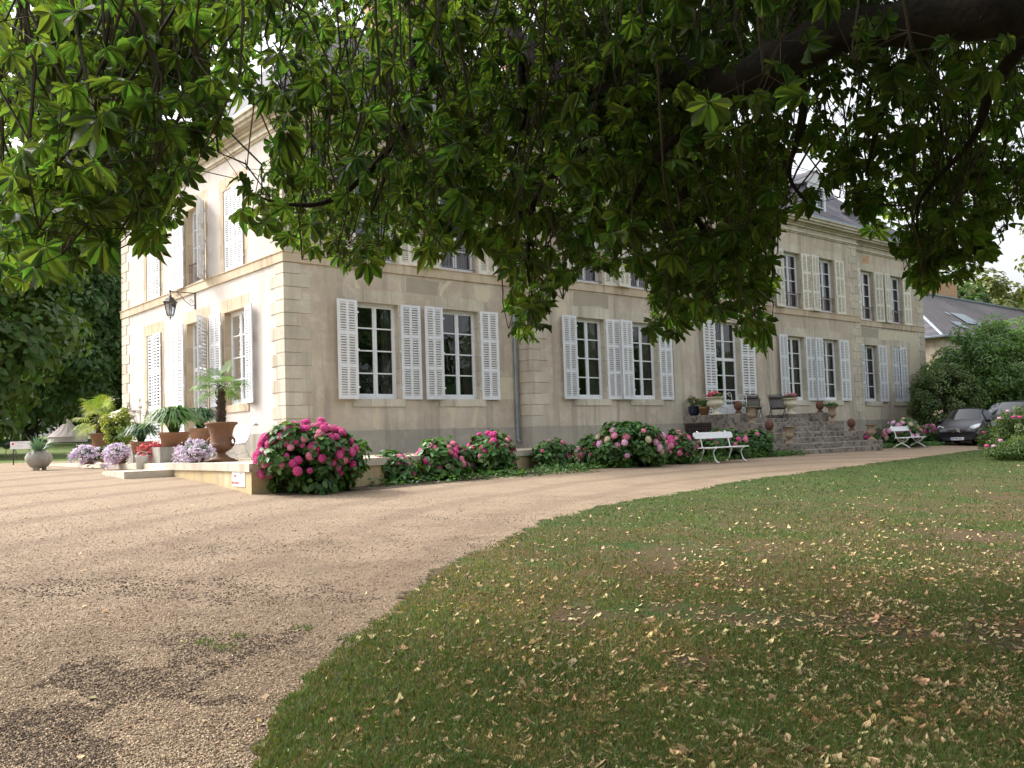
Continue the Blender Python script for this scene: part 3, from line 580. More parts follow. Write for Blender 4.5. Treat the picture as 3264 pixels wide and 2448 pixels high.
# plaster repairs, three millimetres proud of the render
def patch(face, y0, poly, m_, name='render_patch'):
    mb = MB(); n = len(poly); vs = [pt(face, y0, s, .004, z) for s, z in poly] + [pt(face, y0, s, -.01, z) for s, z in poly]
    mb.add(vs, [tuple(range(n))] + [(i, (i + 1) % n, n + (i + 1) % n, n + i) for i in range(n)]); mb.build(name, M[m_], house)
def pxp(y0, pts): return [(lambda q: (q[0], q[2]))(CAM + ray(px, py) * ((y0 - CAM[1]) / ray(px, py)[1])) for px, py in pts]
cB = lambda x, y: (1050 + x / 3.6867, 900 + y / 3.6867)
for y0, crop, pts, m_ in ((0, cB, [(1690, 30), (1885, 40), (1885, 180), (1860, 230), (1800, 240), (1750, 215), (1715, 190), (1705, 90)], 'patch'),
        (0, cB, [(1390, -20), (1340, 30), (1300, 80), (1288, 160), (1318, 168), (1335, 110), (1380, 60), (1450, -20)], 'patch'),
        (0, cB, [(790, -40), (812, 60), (835, 120), (850, 118), (830, 50), (812, -40)], 'patch'), (0, cB, [(290, -30), (300, 70), (370, 72), (330, 20), (322, -30)], 'patch'),
        (0, cB, [(535, 1470), (540, 1540), (500, 1620), (515, 1700), (560, 1730), (592, 1725), (588, 1600), (580, 1470)], 'patch'),
        (0, cB, [(1375, 1462), (1425, 1560), (1420, 1700), (1468, 1705), (1480, 1560), (1500, 1462)], 'patch'), (0, cB, [(1710, 1462), (1690, 1560), (1660, 1700), (1720, 1705), (1740, 1560), (1758, 1462)], 'patch'),
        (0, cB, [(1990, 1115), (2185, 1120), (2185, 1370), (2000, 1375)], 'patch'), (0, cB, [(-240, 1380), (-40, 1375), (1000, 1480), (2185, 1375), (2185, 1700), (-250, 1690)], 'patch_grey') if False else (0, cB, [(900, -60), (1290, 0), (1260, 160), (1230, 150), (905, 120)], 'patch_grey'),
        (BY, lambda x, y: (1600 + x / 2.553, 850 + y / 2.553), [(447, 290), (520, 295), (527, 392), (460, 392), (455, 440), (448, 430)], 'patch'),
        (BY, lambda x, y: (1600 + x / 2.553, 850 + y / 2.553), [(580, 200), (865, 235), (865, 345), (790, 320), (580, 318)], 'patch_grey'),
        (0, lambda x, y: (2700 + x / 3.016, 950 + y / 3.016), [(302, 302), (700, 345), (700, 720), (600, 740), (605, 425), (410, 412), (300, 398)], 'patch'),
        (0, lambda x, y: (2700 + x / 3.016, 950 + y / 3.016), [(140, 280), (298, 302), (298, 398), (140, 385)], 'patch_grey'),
        (0, lambda x, y: (2700 + x / 3.016, 950 + y / 3.016), [(165, 1040), (325, 1045), (320, 1165), (190, 1175)], 'patch'),
        (0, lambda x, y: (2400 + x / 3.6867, 650 + y / 3.6867), [(1285, 600), (1370, 615), (1350, 720), (1285, 690)], 'brick')):
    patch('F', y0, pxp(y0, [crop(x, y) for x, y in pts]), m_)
# downpipe
mb = MB(); mb.tube([(8.27, -.09, z) for z in (11.1, 9, 7.05, 7.0, 4, 1.62)] + [(8.27, -.2, 1.52)], .055, 10)
for z in (9, 6.85, 4.3, 2.6): mb.lathe([(.066, 0), (.066, .05)], 10, (8.27, -.09, z))
mb.build('downpipe', M['zinc'], house, smooth=False)
# roof, dormers, chimneys
mb = MB(); sl = .86
def hip(mb, x0, x1, y0, y1, ze, d=.42):
    x0 -= d; x1 += d; y0 -= d; y1 += d; r = (y1 - y0) / 2; zr = ze + r * sl; ym = (y0 + y1) / 2
    mb.add([(x0, y0, ze), (x1, y0, ze), (x1, y1, ze), (x0, y1, ze), (x0 + r * .8, ym, zr), (x1 - r * .8, ym, zr)], [(0, 1, 5, 4), (1, 2, 5), (2, 3, 4, 5), (3, 0, 4)])
hip(mb, 0, CX1, 0, DY, 11.30); hip(mb, BX0, BX1, BY, DY, 11.31); mb.build('roof', M['slate'], house)
def dormer(x, y, zb, w_, h):
    mb = MB(); x0, x1 = x - w_ / 2, x + w_ / 2; zt = zb + h * .72; za = zb + h; back = y + 3.4; e = .10
    mb.add([(x0, y, zb), (x0, y, zt), (x0, back, zt), (x0, back, zb), (x1, y, zb), (x1, y, zt), (x1, back, zt), (x1, back, zb)], [(0, 1, 2, 3), (4, 5, 6, 7)])
    for dz in (0, .06): mb.add([(x0 - e, y - .12, zt - .06 + dz), (x, y - .12, za + dz), (x, back, za + dz), (x0 - e, back, zt - .06 + dz), (x1 + e, y - .12, zt - .06 + dz), (x1 + e, back, zt - .06 + dz)], [(0, 1, 2, 3), (4, 1, 2, 5)])
    do = mb.build('dormer', M['slate'], house)
    f = MB(); f.box(x0, x0 + .17, y - .05, y + .05, zb, zt); f.box(x1 - .17, x1, y - .05, y + .05, zb, zt); f.box(x0 + .17, x1 - .17, y - .04, y + .04, zt - .14, zt); f.box(x0 + .17, x1 - .17, y - .04, y + .04, zb, zb + .12)
    f.add([(x0 - .05, y - .08, zt), (x1 + .05, y - .08, zt), (x, y - .08, za - .02), (x0 - .05, y + .04, zt), (x1 + .05, y + .04, zt), (x, y + .04, za - .02)], [(0, 1, 2), (0, 3, 4, 1), (5, 4, 3)])
    f.box(x - .05, x + .05, y - .03, y + .02, zb + .12, zt - .14)
    for k_ in (1, 2): z = zb + .12 + (zt - zb - .26) * k_ / 3; f.box(x0 + .17, x1 - .17, y - .02, y + .01, z - .02, z + .02)
    f.build('dormer_window', M['white'], do); g = MB(); g.add([(x0 + .1, y + .03, zb), (x1 - .1, y + .03, zb), (x1 - .1, y + .03, zt), (x0 + .1, y + .03, zt)], [(0, 1, 2, 3)]); g.build('dormer_pane', M['glass'], do)
for x, y, w_, h in ((4.6, .3, 1.35, 2.0), (11.4, -.3, 1.5, 2.3), (19.26, -.3, 1.7, 2.5), (27.2, -.3, 1.5, 2.3), (33.35, .3, 1.35, 2.0)): dormer(x, y, 11.45, w_, h)
for x, y in ((7.5, 5.6), (15.5, 7.0), (24.2, 7.2), (31.8, 5.2)):
    mb = MB(); mb.box(x - .9, x + .9, y - .35, y + .35, 13, 18.4); mb.box(x - .98, x + .98, y - .43, y + .43, 18.4, 18.6); mb.build('chimney', M['brick'], house)

# ------------------------------------------------------------------ terrace round the near corner
TZ = 1.33
TP = [(-3.75, 8.5), (-3.85, 0), (-4.0, -4.5), (-4.4, -7.2), (-2.1, -7.05), (3.6, -5.2), (8.5, -3.1), (16.1, -1.4), (16.1, .2), (-.04, .2), (-.04, 8.5)]
ter = empty('stone_terrace', (-4.4, -7.2, .77), 0, 'low raised stone terrace with pale coping wrapping the near corner of the house', 'terrace')
ter.location = (0, 0, 0)
inn = [(-3.35, 8.5), (-3.45, 0), (-3.6, -4.4), (-3.95, -6.78), (-2.15, -6.62), (3.45, -4.8), (8.35, -2.72), (16.1, -1.0), (16.1, .2), (-.04, .2), (-.04, 8.5)]
m_pav = mat('terrace_floor', (.42, .34, .25), .95, (.50, .43, .34), 2.2, bump=.3)
mb = MB(); mb.prism(inn, .5, TZ - .008); mb.build('floor', m_pav, ter)
def strip(name, mt, off_, wd, z0f, z1, gap=0, step=1.45):
    mb = MB()
    for (x0, y0), (x1, y1), (u0, v0), (u1, v1) in zip(TP[:7], TP[1:8], inn[:7], inn[1:8]):
        L = math.hypot(x1 - x0, y1 - y0); n = max(1, round(L / step)); nx, ny = (y1 - y0) / L, -(x1 - x0) / L
        if nx * (x0 + 1) + ny * (y0 + 0) < 0: nx, ny = -nx, -ny
        for i in range(n):
            a, b = i / n, (i + 1) / n - (gap / L if i < n - 1 else 0)
            P = [(x0 + (x1 - x0) * a + nx * off_, y0 + (y1 - y0) * a + ny * off_), (x0 + (x1 - x0) * b + nx * off_, y0 + (y1 - y0) * b + ny * off_), (u0 + (u1 - u0) * b, v0 + (v1 - v0) * b), (u0 + (u1 - u0) * a, v0 + (v1 - v0) * a)]
            mb.prism(P, z0f, z1)
    o = mb.build(name, mt, ter); fix_normals(o); return o
M['terrwall'] = stucco('terrace_wall', (.50, .40, .24), (.46, .35, .19), (.33, .27, .18), (.55, .49, .38))
strip('retaining_wall', M['terrwall'], 0, .4, .4, TZ - .15, .006, 1.6); strip('coping', M['stone'], .04, .4, TZ - .15, TZ, .008, 1.35)
mb = MB(); mb.box(-5.0, -3.9, -2.2, -.7, .9, TZ - .14); mb.build('step', M['stone'], ter)
tag(sheet('flower_bed', [(-4.1, -7.7), (-1.9, -7.75), (3.8, -6.3), (10.2, -6.0), (16.2, -5.2), (16.3, -1.5), (8.5, -2.9), (3.6, -5), (-2.1, -6.9), (-4.0, -7.1)], M['soil'], .008), kind='structure')
tag(sheet('flower_bed', [(22.5, -4.6), (35, -3.6), (38, -.1), (22.5, -.1)], M['soil'], .012), kind='structure')

# ------------------------------------------------------------------ steps up to the garden door
st = empty('garden_staircase', (0, 0, 0), 0, 'broad lichened stone staircase with stepped side blocks below the garden door', 'staircase')
XL0, XL1, XR0, XR1 = 16.2, 16.75, 21.75, 22.3
lv = [(1.93, -3.2), (1.755, -3.62), (1.546, -4.03), (1.335, -4.44), (1.13, -4.85), (.92, -5.26)]
mb = MB(); mb.box(XL1, XR0, BY - .02, -2.75, .4, 2.11); mb.build('landing', M['lichen'], st, bevel=.015)
yb = -2.75
for z, yf in lv:
    mb = MB(); mb.box(XL1 - .02, XR0 + .02, yf, yb + (0 if z > 1.9 else .1), .4, z); mb.build('step', M['lichen'], st, bevel=.02); yb = yf
for x0, x1 in ((XL0, XL1), (XR0, XR1)):
    y_ = BY - .02
    for z, yf in ((2.29, -3.2), (1.915, -3.82), (1.53, -4.62), (1.145, -5.4)):
        mb = MB(); mb.box(x0, x1, yf, y_, .4, z); mb.build('side_block', M['lichen'], st, bevel=.018); y_ = yf
mb = MB(); gy0, gy1 = -.75, -1.95
for i in range(6):
    for j in range(4):
        cy_, cz_ = gy0 + (gy1 - gy0) * (i + .5) / 6, 1.42 + .58 * (j + .5) / 4
        mb.tube([(XL0 - .03, cy_ + .065 * math.cos(a * pi / 5) * (1 - a / 14), cz_ + .065 * math.sin(a * pi / 5) * (1 - a / 14)) for a in range(11)], .010, 4)
for i in range(7): yy = gy0 + (gy1 - gy0) * i / 6; mb.tube([(XL0 - .03, yy, 1.40), (XL0 - .03, yy, 2.0)], .010, 4)
for zz in (1.40, 2.0): mb.tube([(XL0 - .03, gy0, zz), (XL0 - .03, gy1, zz)], .016, 4)
mb.build('cellar_grille', M['rail'], st); mb = MB(); mb.box(XL0 - .012, XL0 + .01, gy1, gy0, 1.38, 2.02); mb.build('cellar_opening', M['dark'], st)

# ------------------------------------------------------------------ plant builders
def rot_basis(n):                                 # n random orthonormal frames
    a = rng.normal(size=(n, 3)); a /= np.linalg.norm(a, axis=1)[:, None]; b = rng.normal(size=(n, 3)); b -= (a * b).sum(1)[:, None] * a; b /= np.linalg.norm(b, axis=1)[:, None]; return a, b, np.cross(a, b)
def leafcloud(name, pos, size, m, parent=None, asp=.45, up=.5, nrm=None):
    """pointed folded leaves: six faces each"""
    n = len(pos); ax, nn, sd_ = rot_basis(n); nn[:, 2] = np.abs(nn[:, 2]) + up
    if nrm is not None: nn = nn + nrm * 1.2
    nn /= np.linalg.norm(nn, axis=1)[:, None]; ax -= (ax * nn).sum(1)[:, None] * nn; ax /= np.linalg.norm(ax, axis=1)[:, None]; sd_ = np.cross(ax, nn)
    L = size * rng.uniform(.7, 1.3, n); wv = L * asp
    T = [(0, 0, 0), (.35, .5, .06), (.35, -.5, .06), (.72, .38, -.02), (.72, -.38, -.02), (1, 0, -.14), (.5, 0, -.06)]
    v = np.stack([pos + ax * (L * a)[:, None] + sd_ * (wv * b)[:, None] + nn * (L * c)[:, None] for a, b, c in T], 1)
    i = np.arange(n)[:, None] * 7; f = np.concatenate([i + [t] for t in ([0, 1, 6], [1, 3, 6], [3, 5, 6], [5, 4, 6], [4, 2, 6], [2, 0, 6])])
    return npm(name, v.reshape(-1, 3), f, m, parent)
def clumps(n, c, r, k, cr, shell=.55, zmin=None):
    """points gathered in k clumps spread over an ellipsoid"""
    d = rng.normal(size=(k, 3)); d /= np.linalg.norm(d, axis=1)[:, None]; rad = rng.uniform(shell, 1, k) ** .7; cc = np.array(c) + d * rad[:, None] * np.array(r); cs = rng.uniform(.5, 1.25, k) * cr
    i = rng.integers(0, k, n); p = rng.normal(size=(n, 3)); p /= np.linalg.norm(p, axis=1)[:, None]; q = cc[i] + p * (cs[i] * rng.uniform(.55, 1, n) ** .5)[:, None] * np.array([1, 1, .75]); nr = p + .4 * d[i]
    if zmin is not None: ok = q[:, 2] > zmin; q, nr = q[ok], nr[ok]
    return q, nr
def tree(name, x, y, H, rx, ry, zc0, m, n, ls, label, group, k=90, cr=1.3, trunk=.35, cat='tree', asp=.6, shell=.45):
    z0 = float(gz(x, y)); t = empty(name, (x, y, z0), 0, label, cat, group); c = (0, 0, (H + zc0) / 2); r = (rx, ry, (H - zc0) / 2)
    q, nr = clumps(n, c, r, k, cr, shell, .15); leafcloud('crown', q, ls, m, t, asp, .3, nr)
    mb = MB(); mb.tube([(0, 0, -.2), (.1, 0, H * .2), (0, .15, H * .5), (.1, 0, H * .85)], [trunk * 1.3, trunk, trunk * .6, trunk * .15], 9); mb.build('trunk', M['bark'], t, True)
    mb = MB()
    for i in range(9): a = i * 2.4; h = H * (.25 + .06 * i); mb.tube([(0, 0, h), (rx * .35 * math.cos(a), ry * .35 * math.sin(a), h + H * .08), (rx * .75 * math.cos(a), ry * .75 * math.sin(a), h + H * .13)], [trunk * .35, trunk * .2, trunk * .06], 5)
    mb.build('limb', M['bark'], t, True); return t
GL = 'tall trees closing the lawn behind the house'
for px, d, H, rx, mm, lb in ((40, 114, 33, 13, 'tree_dark', 'dense dark leafy tree at the far left edge above the deck chairs'), (230, 118, 34, 13, 'tree_dark', 'dense dark tree with low boughs hanging over the bell tent'),
        (400, 108, 32, 11, 'tree_mid', 'lighter green tree standing close behind the far corner of the house'), (95, 90, 27, 9.5, 'tree_dark', 'dark tree whose low boughs hang just in front of the bell tent'), (-190, 60, 23, 8, 'tree_mid', 'broad tree mostly outside the frame left of the deck chairs')):
    p = W(px, 1400, d); tree('garden_tree', p[0], p[1], H, rx, rx, 2.3 if d == 90 else .4, M[mm], 30000, .62, lb, GL, k=190, cr=2.6, trunk=.6)
GR = 'trees beyond the outbuilding'
for px, d, H, rx, mm, lb, n in ((2870, 88, 19, 6, 'tree_mid', 'grey green tree showing above the right end of the slate roof', 9000), (3010, 86, 14.5, 6.5, 'tree_dark', 'dark tree just behind the brick chimney of the outbuilding', 14000), (3120, 96, 16.5, 7.5, 'tree_olive', 'yellowish green tree beyond the ridge of the outbuilding', 16000),
        (3225, 104, 17, 7, 'tree_mid', 'mid green tree beyond the outbuilding near the right edge', 12000), (3610, 74, 24, 7.0, 'tree_olive', 'tall tree cut by the right edge with only its sunny flank in view', 14000), (3340, 100, 15.5, 7, 'tree_olive', 'rounded tree behind the outbuilding roof at the right edge', 9000)):
    p = W(px, 1350, d); tree('woodland_tree', p[0], p[1], H, rx, rx, 2., M[mm], n, .5, lb, GR, k=80, cr=1.6)
p = W(3150, 1350, 48.5); tree('large_shrub', p[0], p[1], 6.5, 3.7, 2.6, .6, M['laurel'], 30000, .17, 'large loose green shrub rising behind the parked cars', 'shrubs by the parked cars', k=150, cr=.75, trunk=.14, cat='shrub', asp=.5, shell=.3)
p = W(3330, 1350, 50); tree('large_shrub', p[0], p[1], 6.6, 3.6, 2.6, .6, M['laurel'], 20000, .17, 'second large shrub behind the cars at the right edge', 'shrubs by the parked cars', k=110, cr=.7, trunk=.14, cat='shrub', asp=.5, shell=.3)
p = W(3018, 1350, 45.5); tree('clipped_laurel', p[0], p[1], 3.75, 1.75, 1.5, .1, M['hedge'], 17000, .13, 'rounded clipped laurel bush against the far right corner of the house', 'shrubs by the parked cars', k=120, cr=.42, trunk=.08, cat='shrub', asp=.5, shell=.75)

# outbuilding with its hipped slate roof
ob = empty('outbuilding', (0, 0, 0), 0, 'long low stone outbuilding with weathered slate roof and skylights behind the shrubs', 'outbuilding')
ox0, oy0, oy1, ez, rz_ = 42.6, 1., 11., 6.87, 10.75
mb = MB(); mb.box(ox0 + .3, 95, oy0 + .3, oy1 - .3, .2, ez - .02); mb.build('wall', M['stucco_front'], ob)
mb = MB(); mb.add([(ox0, oy0, ez), (96, oy0, ez), (96, 6, rz_), (ox0 + 4.6, 6, rz_), (ox0, oy1, ez), (96, oy1, ez)], [(0, 1, 2, 3), (3, 2, 5, 4)]); rf = mb.build('roof', M['tiles'], ob)
mb = MB(); mb.add([(ox0, oy0, ez), (ox0 + 4.6, 6, rz_), (ox0, oy1, ez)], [(0, 1, 2)]); mb.build('hip_slope', M['slate'], ob)
mb = MB(); mb.tube([(ox0, oy0, ez + .03), (ox0 + 4.6, 6, rz_ + .04)], .09, 6); mb.tube([(ox0 + 4.6, 6, rz_ + .04), (96, 6, rz_ + .04)], .1, 6); mb.tube([(ox0 - .1, oy1, ez), (ox0 - .1, oy0 - .1, ez), (96, oy0 - .1, ez)], .08, 6); mb.build('zinc_flashing', M['zinc'], ob)
for sx_, t0, ww, hh in ((50.2, .34, 2.2, .22), (47.6, .22, 1.3, .12), (51.6, .2, 2.0, .2), (49.2, .50, .5, .05)):
    mb = MB(); P = lambda u, v: (u, oy0 + 5 * v - .03, ez + (rz_ - ez) * v + .06); mb.add([P(sx_, t0), P(sx_ + ww, t0), P(sx_ + ww, t0 + hh), P(sx_, t0 + hh)], [(0, 1, 2, 3)]); mb.build('skylight', M['zinc'], rf)
mb = MB(); mb.box(52.5, 57.5, 6.3, 7.2, 9, 12.1); mb.build('chimney', M['brick'], ob)

# hydrangeas: leafy mound as one mesh, every flower head a part of its own
def headmesh(m):
    mb = MB(); n = 46
    for i in range(n):
        z = 1 - 1.55 * (i + .5) / n; a = i * 2.39996; r = math.sqrt(max(0, 1 - z * z)); d = Vector((r * math.cos(a), r * math.sin(a), z * .8)); d2 = d.normalized(); u = d2.cross(Vector((.3, .1, 1))).normalized(); v = d2.cross(u); q = .30
        ph = random.uniform(0, 6); u, v = u * math.cos(ph) + v * math.sin(ph), v * math.cos(ph) - u * math.sin(ph)
        mb.add([d + u * q + d2 * .05, d + v * q + d2 * .05, d - u * q + d2 * .05, d - v * q + d2 * .05, d - d2 * .05], [(0, 1, 4), (1, 2, 4), (2, 3, 4), (3, 0, 4)])
    mb.lathe([(.02, -.55), (.55, -.4), (.86, 0), (.78, .4), (.45, .7), (.02, .8)], 9); me = mb.mesh('flower_head'); me.materials.append(m); return me
HM = {k: headmesh(M[k]) for k in ('petalhot', 'petalpink', 'petalpale', 'petalcream')}
def hydrangea(p, rx, ry, h, nh, cols, label, nl, hr=.085, ls=.15, face=True):
    t = empty('hydrangea_bush', p, 0, label, 'hydrangea', 'hydrangeas flowering along the front of the terrace')
    n = nl; q, nr = clumps(n, (0, 0, h * .45), (rx * .93, ry * .9, h * .5), 70, .26, .5, .02); leafcloud('foliage', q, ls, M['hydleaf'], t, .6, .5, nr)
    mb = MB()
    for i in range(14): a = i * 2.4; mb.tube([(.1 * math.cos(a), .1 * math.sin(a), -.05), (rx * .4 * math.cos(a), ry * .4 * math.sin(a), h * .4), (rx * .65 * math.cos(a), ry * .65 * math.sin(a), h * .75)], [.014, .010, .006], 4)
    mb.build('stems', M['twig'], t)
    view = Vector((CAM[0] - p[0], CAM[1] - p[1], 0)).normalized(); k = 0; pts = []
    while k < nh * 60 and len(pts) < nh:
        k += 1; d = Vector((random.gauss(0, 1), random.gauss(0, 1), random.gauss(.15, .8))).normalized()
        if d.z < -.5 or (face and d.dot(view) < -.15): continue
        jr = 1 + .13 * float(nz(d.x * 2 + p[0], d.z * 2 + d.y, 1.5)) + random.uniform(-.10, .05); q = Vector((d.x * rx * 1.0 * jr, d.y * ry * 1.0 * jr, h * .48 + d.z * h * .50 * jr))
        if nz(d.x * 1.7 + p[0] * 3, d.z * 2.3, 1.3) < -.45 and random.random() < .5: continue
        if any((q - o_).length < hr * (1.35 if nh > 90 else 1.6) for o_ in pts): continue
        pts.append(q); me = HM[random.choice(cols)]; o = bpy.data.objects.new('flower_head', me); col.objects.link(o); o.parent = t; o.location = q
        s = hr * random.uniform(.75, 1.25); o.scale = (s, s, s * .85); o.rotation_euler = d.to_track_quat('Z', 'Y').to_euler()
    return t
def hyd(cx, foot, hw, top, nh, cols, label, nl, hr):
    g = G(cx * K0, foot * K0); d = float((np.array(g) - CAM) @ FW); rx = hw * K0 * d / F; h = (foot - top) * K0 * d / F; aw = Vector((FW[0], FW[1], 0)) * (rx * .55 if cx > 1500 or cx < 700 else -.25 if cx < 1150 else .15)
    dd = (d + rx * .55) / d; return hydrangea((g.x + aw.x, g.y + aw.y, float(gz(g.x + aw.x, g.y + aw.y)) - .03), rx * dd, rx * .75, h * dd, nh, cols, label, nl, hr)
K0 = 3264 / 2212.
hyd(655, 1068, 117, 908, 99, ['petalhot'] * 4 + ['petalpink'], 'largest magenta hydrangea at the corner of the terrace', 7500, 0.070)
hyd(852, 1040, 47, 978, 26, ['petalpink', 'petalpink', 'petalpale'], 'low pale pink hydrangea just right of the largest magenta one', 2000, 0.066)
hyd(957, 1032, 64, 952, 44, ['petalpink', 'petalhot', 'petalhot', 'petalpink'], 'wide mixed pink hydrangea below the first front window', 3400, 0.072)
hyd(1064, 1022, 56, 930, 24, ['petalhot', 'petalhot', 'petalpink'], 'tall loose hydrangea with magenta heads near the downpipe', 3600, 0.075)
hyd(1198, 1012, 44, 948, 12, ['petalhot', 'petalpink'], 'thin hydrangea with few pink heads below the quoins', 1500, 0.062)
hyd(1288, 1008, 38, 938, 20, ['petalhot', 'petalpink', 'petalpink'], 'small pink hydrangea on the left flank of the big pale mauve one', 1700, 0.075)
hyd(1365, 1008, 86, 914, 26, ['petalpale', 'petalpale', 'petalpink', 'petalcream'], 'big leafy hydrangea with pale mauve heads below the second pair of windows', 7500, 0.088)
hyd(1463, 1002, 42, 932, 34, ['petalhot', 'petalpink', 'petalpink'], 'pink hydrangea between the pale mauve one and the nearer bench', 2600, 0.08)
hyd(1568, 992, 66, 930, 18, ['petalhot', 'petalhot', 'petalpink'], 'magenta hydrangea behind the nearer bench', 4600, 0.085)
hyd(1638, 987, 36, 928, 6, ['petalhot', 'petalpink', 'petalcream'], 'leafy hydrangea with sparse heads against the staircase', 2800, 0.08)
hyd(1965, 966, 46, 904, 26, ['petalpale', 'petalpale', 'petalpink', 'petalcream'], 'pale pink hydrangea behind the farther bench', 4600, 0.11)
hyd(1897, 962, 26, 928, 12, ['petalhot'], 'magenta hydrangea between the staircase and the farther bench', 2000, 0.095)
hyd(2013, 956, 22, 916, 16, ['petalhot', 'petalpale'], 'bright pink hydrangea beside the nose of the parked car', 1700, 0.11)
q = np.concatenate([np.stack([rng.uniform(a, b, n), rng.uniform(c, d_, n), np.zeros(n)], 1) for a, b, c, d_, n in ((-1.8, 5, -7.1, -6.3, 900), (4, 11.5, -6.4, -5.6, 1500), (11.5, 16.5, -5.8, -4.8, 1800), (22.5, 30, -4.8, -4.0, 2400))])
q[:, 1] += np.interp(q[:, 0], [-2, 5, 11], [-.4, .1, .1]); q[:, 2] = gz(q[:, 0], q[:, 1]) + rng.uniform(.0, .16, len(q)); tag(leafcloud('ground_cover', q, .09, M['hydleaf'], None, .5, .6), kind='stuff')
def rosebush(p, rx, ry, h, n, label, heads):
    t = empty('rose_bush', p, 0, label, 'rose bush', 'rose bushes on the lawn before the cars'); q, nr = clumps(n, (0, 0, h * .5), (rx, ry, h * .5), 90, .25, .2, .02); leafcloud('foliage', q, .085, M['tree_mid'], t, .55, .4, nr)
    mb = MB()
    for i in range(16): a = i * 2.4; mb.tube([(0, 0, -.05), (rx * .5 * math.cos(a), ry * .5 * math.sin(a), h * .5), (rx * .9 * math.cos(a), ry * .9 * math.sin(a), h * .95)], [.012, .009, .005], 4)
    mb.build('stems', M['twig'], t)
    for i in range(heads):
        a = random.uniform(2.6, 5.2); e = random.uniform(.1, 1.1); o = bpy.data.objects.new('flower_head', HM[random.choice(['petalhot', 'petalpale', 'petalpale'])]); col.objects.link(o); o.parent = t; o.location = (rx * math.cos(a) * math.cos(e), ry * math.sin(a) * math.cos(e), h * .5 + h * .5 * math.sin(e)); o.scale = (.07, .07, .06)
rosebush(G(3285, 1452), 1.5, 1.2, 1.75, 8500, 'taller loose rose bush hiding the rear half of the cars', 7)
rosebush(G(3255, 1466), 1.7, 1.0, .72, 5500, 'low spreading rose bush with pale blooms at the edge of the grass', 9)
rosebush(G(3168, 1432), .7, .6, .85, 2300, 'small rose bush touching the front wheel of the near car', 2)

# ------------------------------------------------------------------ pots, urns and plants on the terrace
BIGURN = [(.30, 0), (.30, .05), (.22, .07), (.13, .12), (.09, .17), (.10, .21), (.12, .22), (.20, .26), (.255, .32), (.262, .37), (.235, .41), (.225, .44), (.24, .60), (.265, .72), (.31, .80), (.355, .83), (.36, .86), (.33, .875), (.29, .86), (.28, .80)]
def urn_handle(mb, s, c=(0, 0, 0), a0=0, k=1.):
    for sg in (0, pi):
        a = a0 + sg; cs, sn = math.cos(a), math.sin(a); mb.tube([(c[0] + (rr) * cs * k, c[1] + rr * sn * k, c[2] + zz * k) for rr, zz in ((.24, .36), (.31, .36), (.345, .42), (.335, .49), (.29, .525), (.235, .50))], .030 * k, 7)
def scaled(prof, s): return [(r * s, z * s) for r, z in prof]
def fan_palm(t, z0, htr, rc, m, nf, flen=.55, tr=.085):
    mb = MB(); mb.tube([(0, 0, z0 - .1), (.01, 0, z0 + htr * .5), (0, .01, z0 + htr)], [tr * 1.25, tr * 1.1, tr * .7], 12)
    for i in range(170):
        a = random.uniform(0, 2 * pi); z = z0 + random.uniform(0, htr); r = tr * 1.1; mb.tube([(r * math.cos(a), r * math.sin(a), z), ((r + .035) * math.cos(a), (r + .035) * math.sin(a), z + .05)], [.012, .003], 3)
    mb.build('trunk', M['palmtrunk'], t)
    for i in range(nf):
        a = i * 2.39996 + .3; el = R(random.choice([70, 45, 20, 5, -15, -30]) + random.uniform(-8, 8)); L = rc * random.uniform(.40, .55); d = Vector((math.cos(a) * math.cos(el), math.sin(a) * math.cos(el), math.sin(el))); b = Vector((0, 0, z0 + htr)); mb = MB()
        tip = b + d * L - Vector((0, 0, .06 * L)); mb.tube([b, (b + tip) / 2 + Vector((0, 0, .03)), tip], [.010, .008, .006], 4)
        side = d.cross(Vector((0, 0, 1))); side = side.normalized() if side.length > .05 else Vector((1, 0, 0)); nrm = side.cross(d).normalized(); ns = 26; fl = rc * flen
        for k in range(ns):
            th = R(-118 + 236 * k / (ns - 1)); dd = d * math.cos(th) + side * math.sin(th); ss = (side * math.cos(th) - d * math.sin(th)) * .012; l = fl * (1 - .25 * abs(th) / 2.1) * random.uniform(.9, 1.08); dr = Vector((0, 0, -1)) * l * .28
            p0 = tip; p1 = tip + dd * l * .55 + nrm * .03; p2 = tip + dd * l + dr
            mb.add([p0, p1 + ss, p1 - ss, p2], [(0, 1, 2), (1, 3, 2)])
        mb.build('frond', m, t)
def potted_palm(p, s, m, htr, rc, nf, label):
    t = empty('potted_palm', p, R(-30), label, 'potted palm', 'fan palms in rusty urns on the terrace'); mb = MB(); mb.lathe(scaled(BIGURN, s), 28, amp=.012, k=14); mb.obox((0, 0, .012), .66 * s, .66 * s, .03); u = mb.build('urn', M['castiron'], t, True)
    mb = MB(); urn_handle(mb, 1, k=s, a0=R(-28)); mb.build('handle', M['castiron'], u, True); mb = MB(); mb.lathe([(.27 * s, .83 * s), (.1, .86 * s)], 16); mb.build('earth', M['soil'], t)
    fan_palm(t, .85 * s, htr, rc, m, nf); return t
potted_palm((-2.9, -2.45, TZ), 1.03, M['palmleaf'], .88, .78, 14, 'fan palm with hairy trunk in the nearer rusty urn by the hydrangea')
p = W(320, 1470, 28.5); potted_palm((p[0], p[1], 1.36), 1.0, M['palmyellow'], .50, .95, 20, 'yellowish fan palm with short trunk in the farther rusty urn')
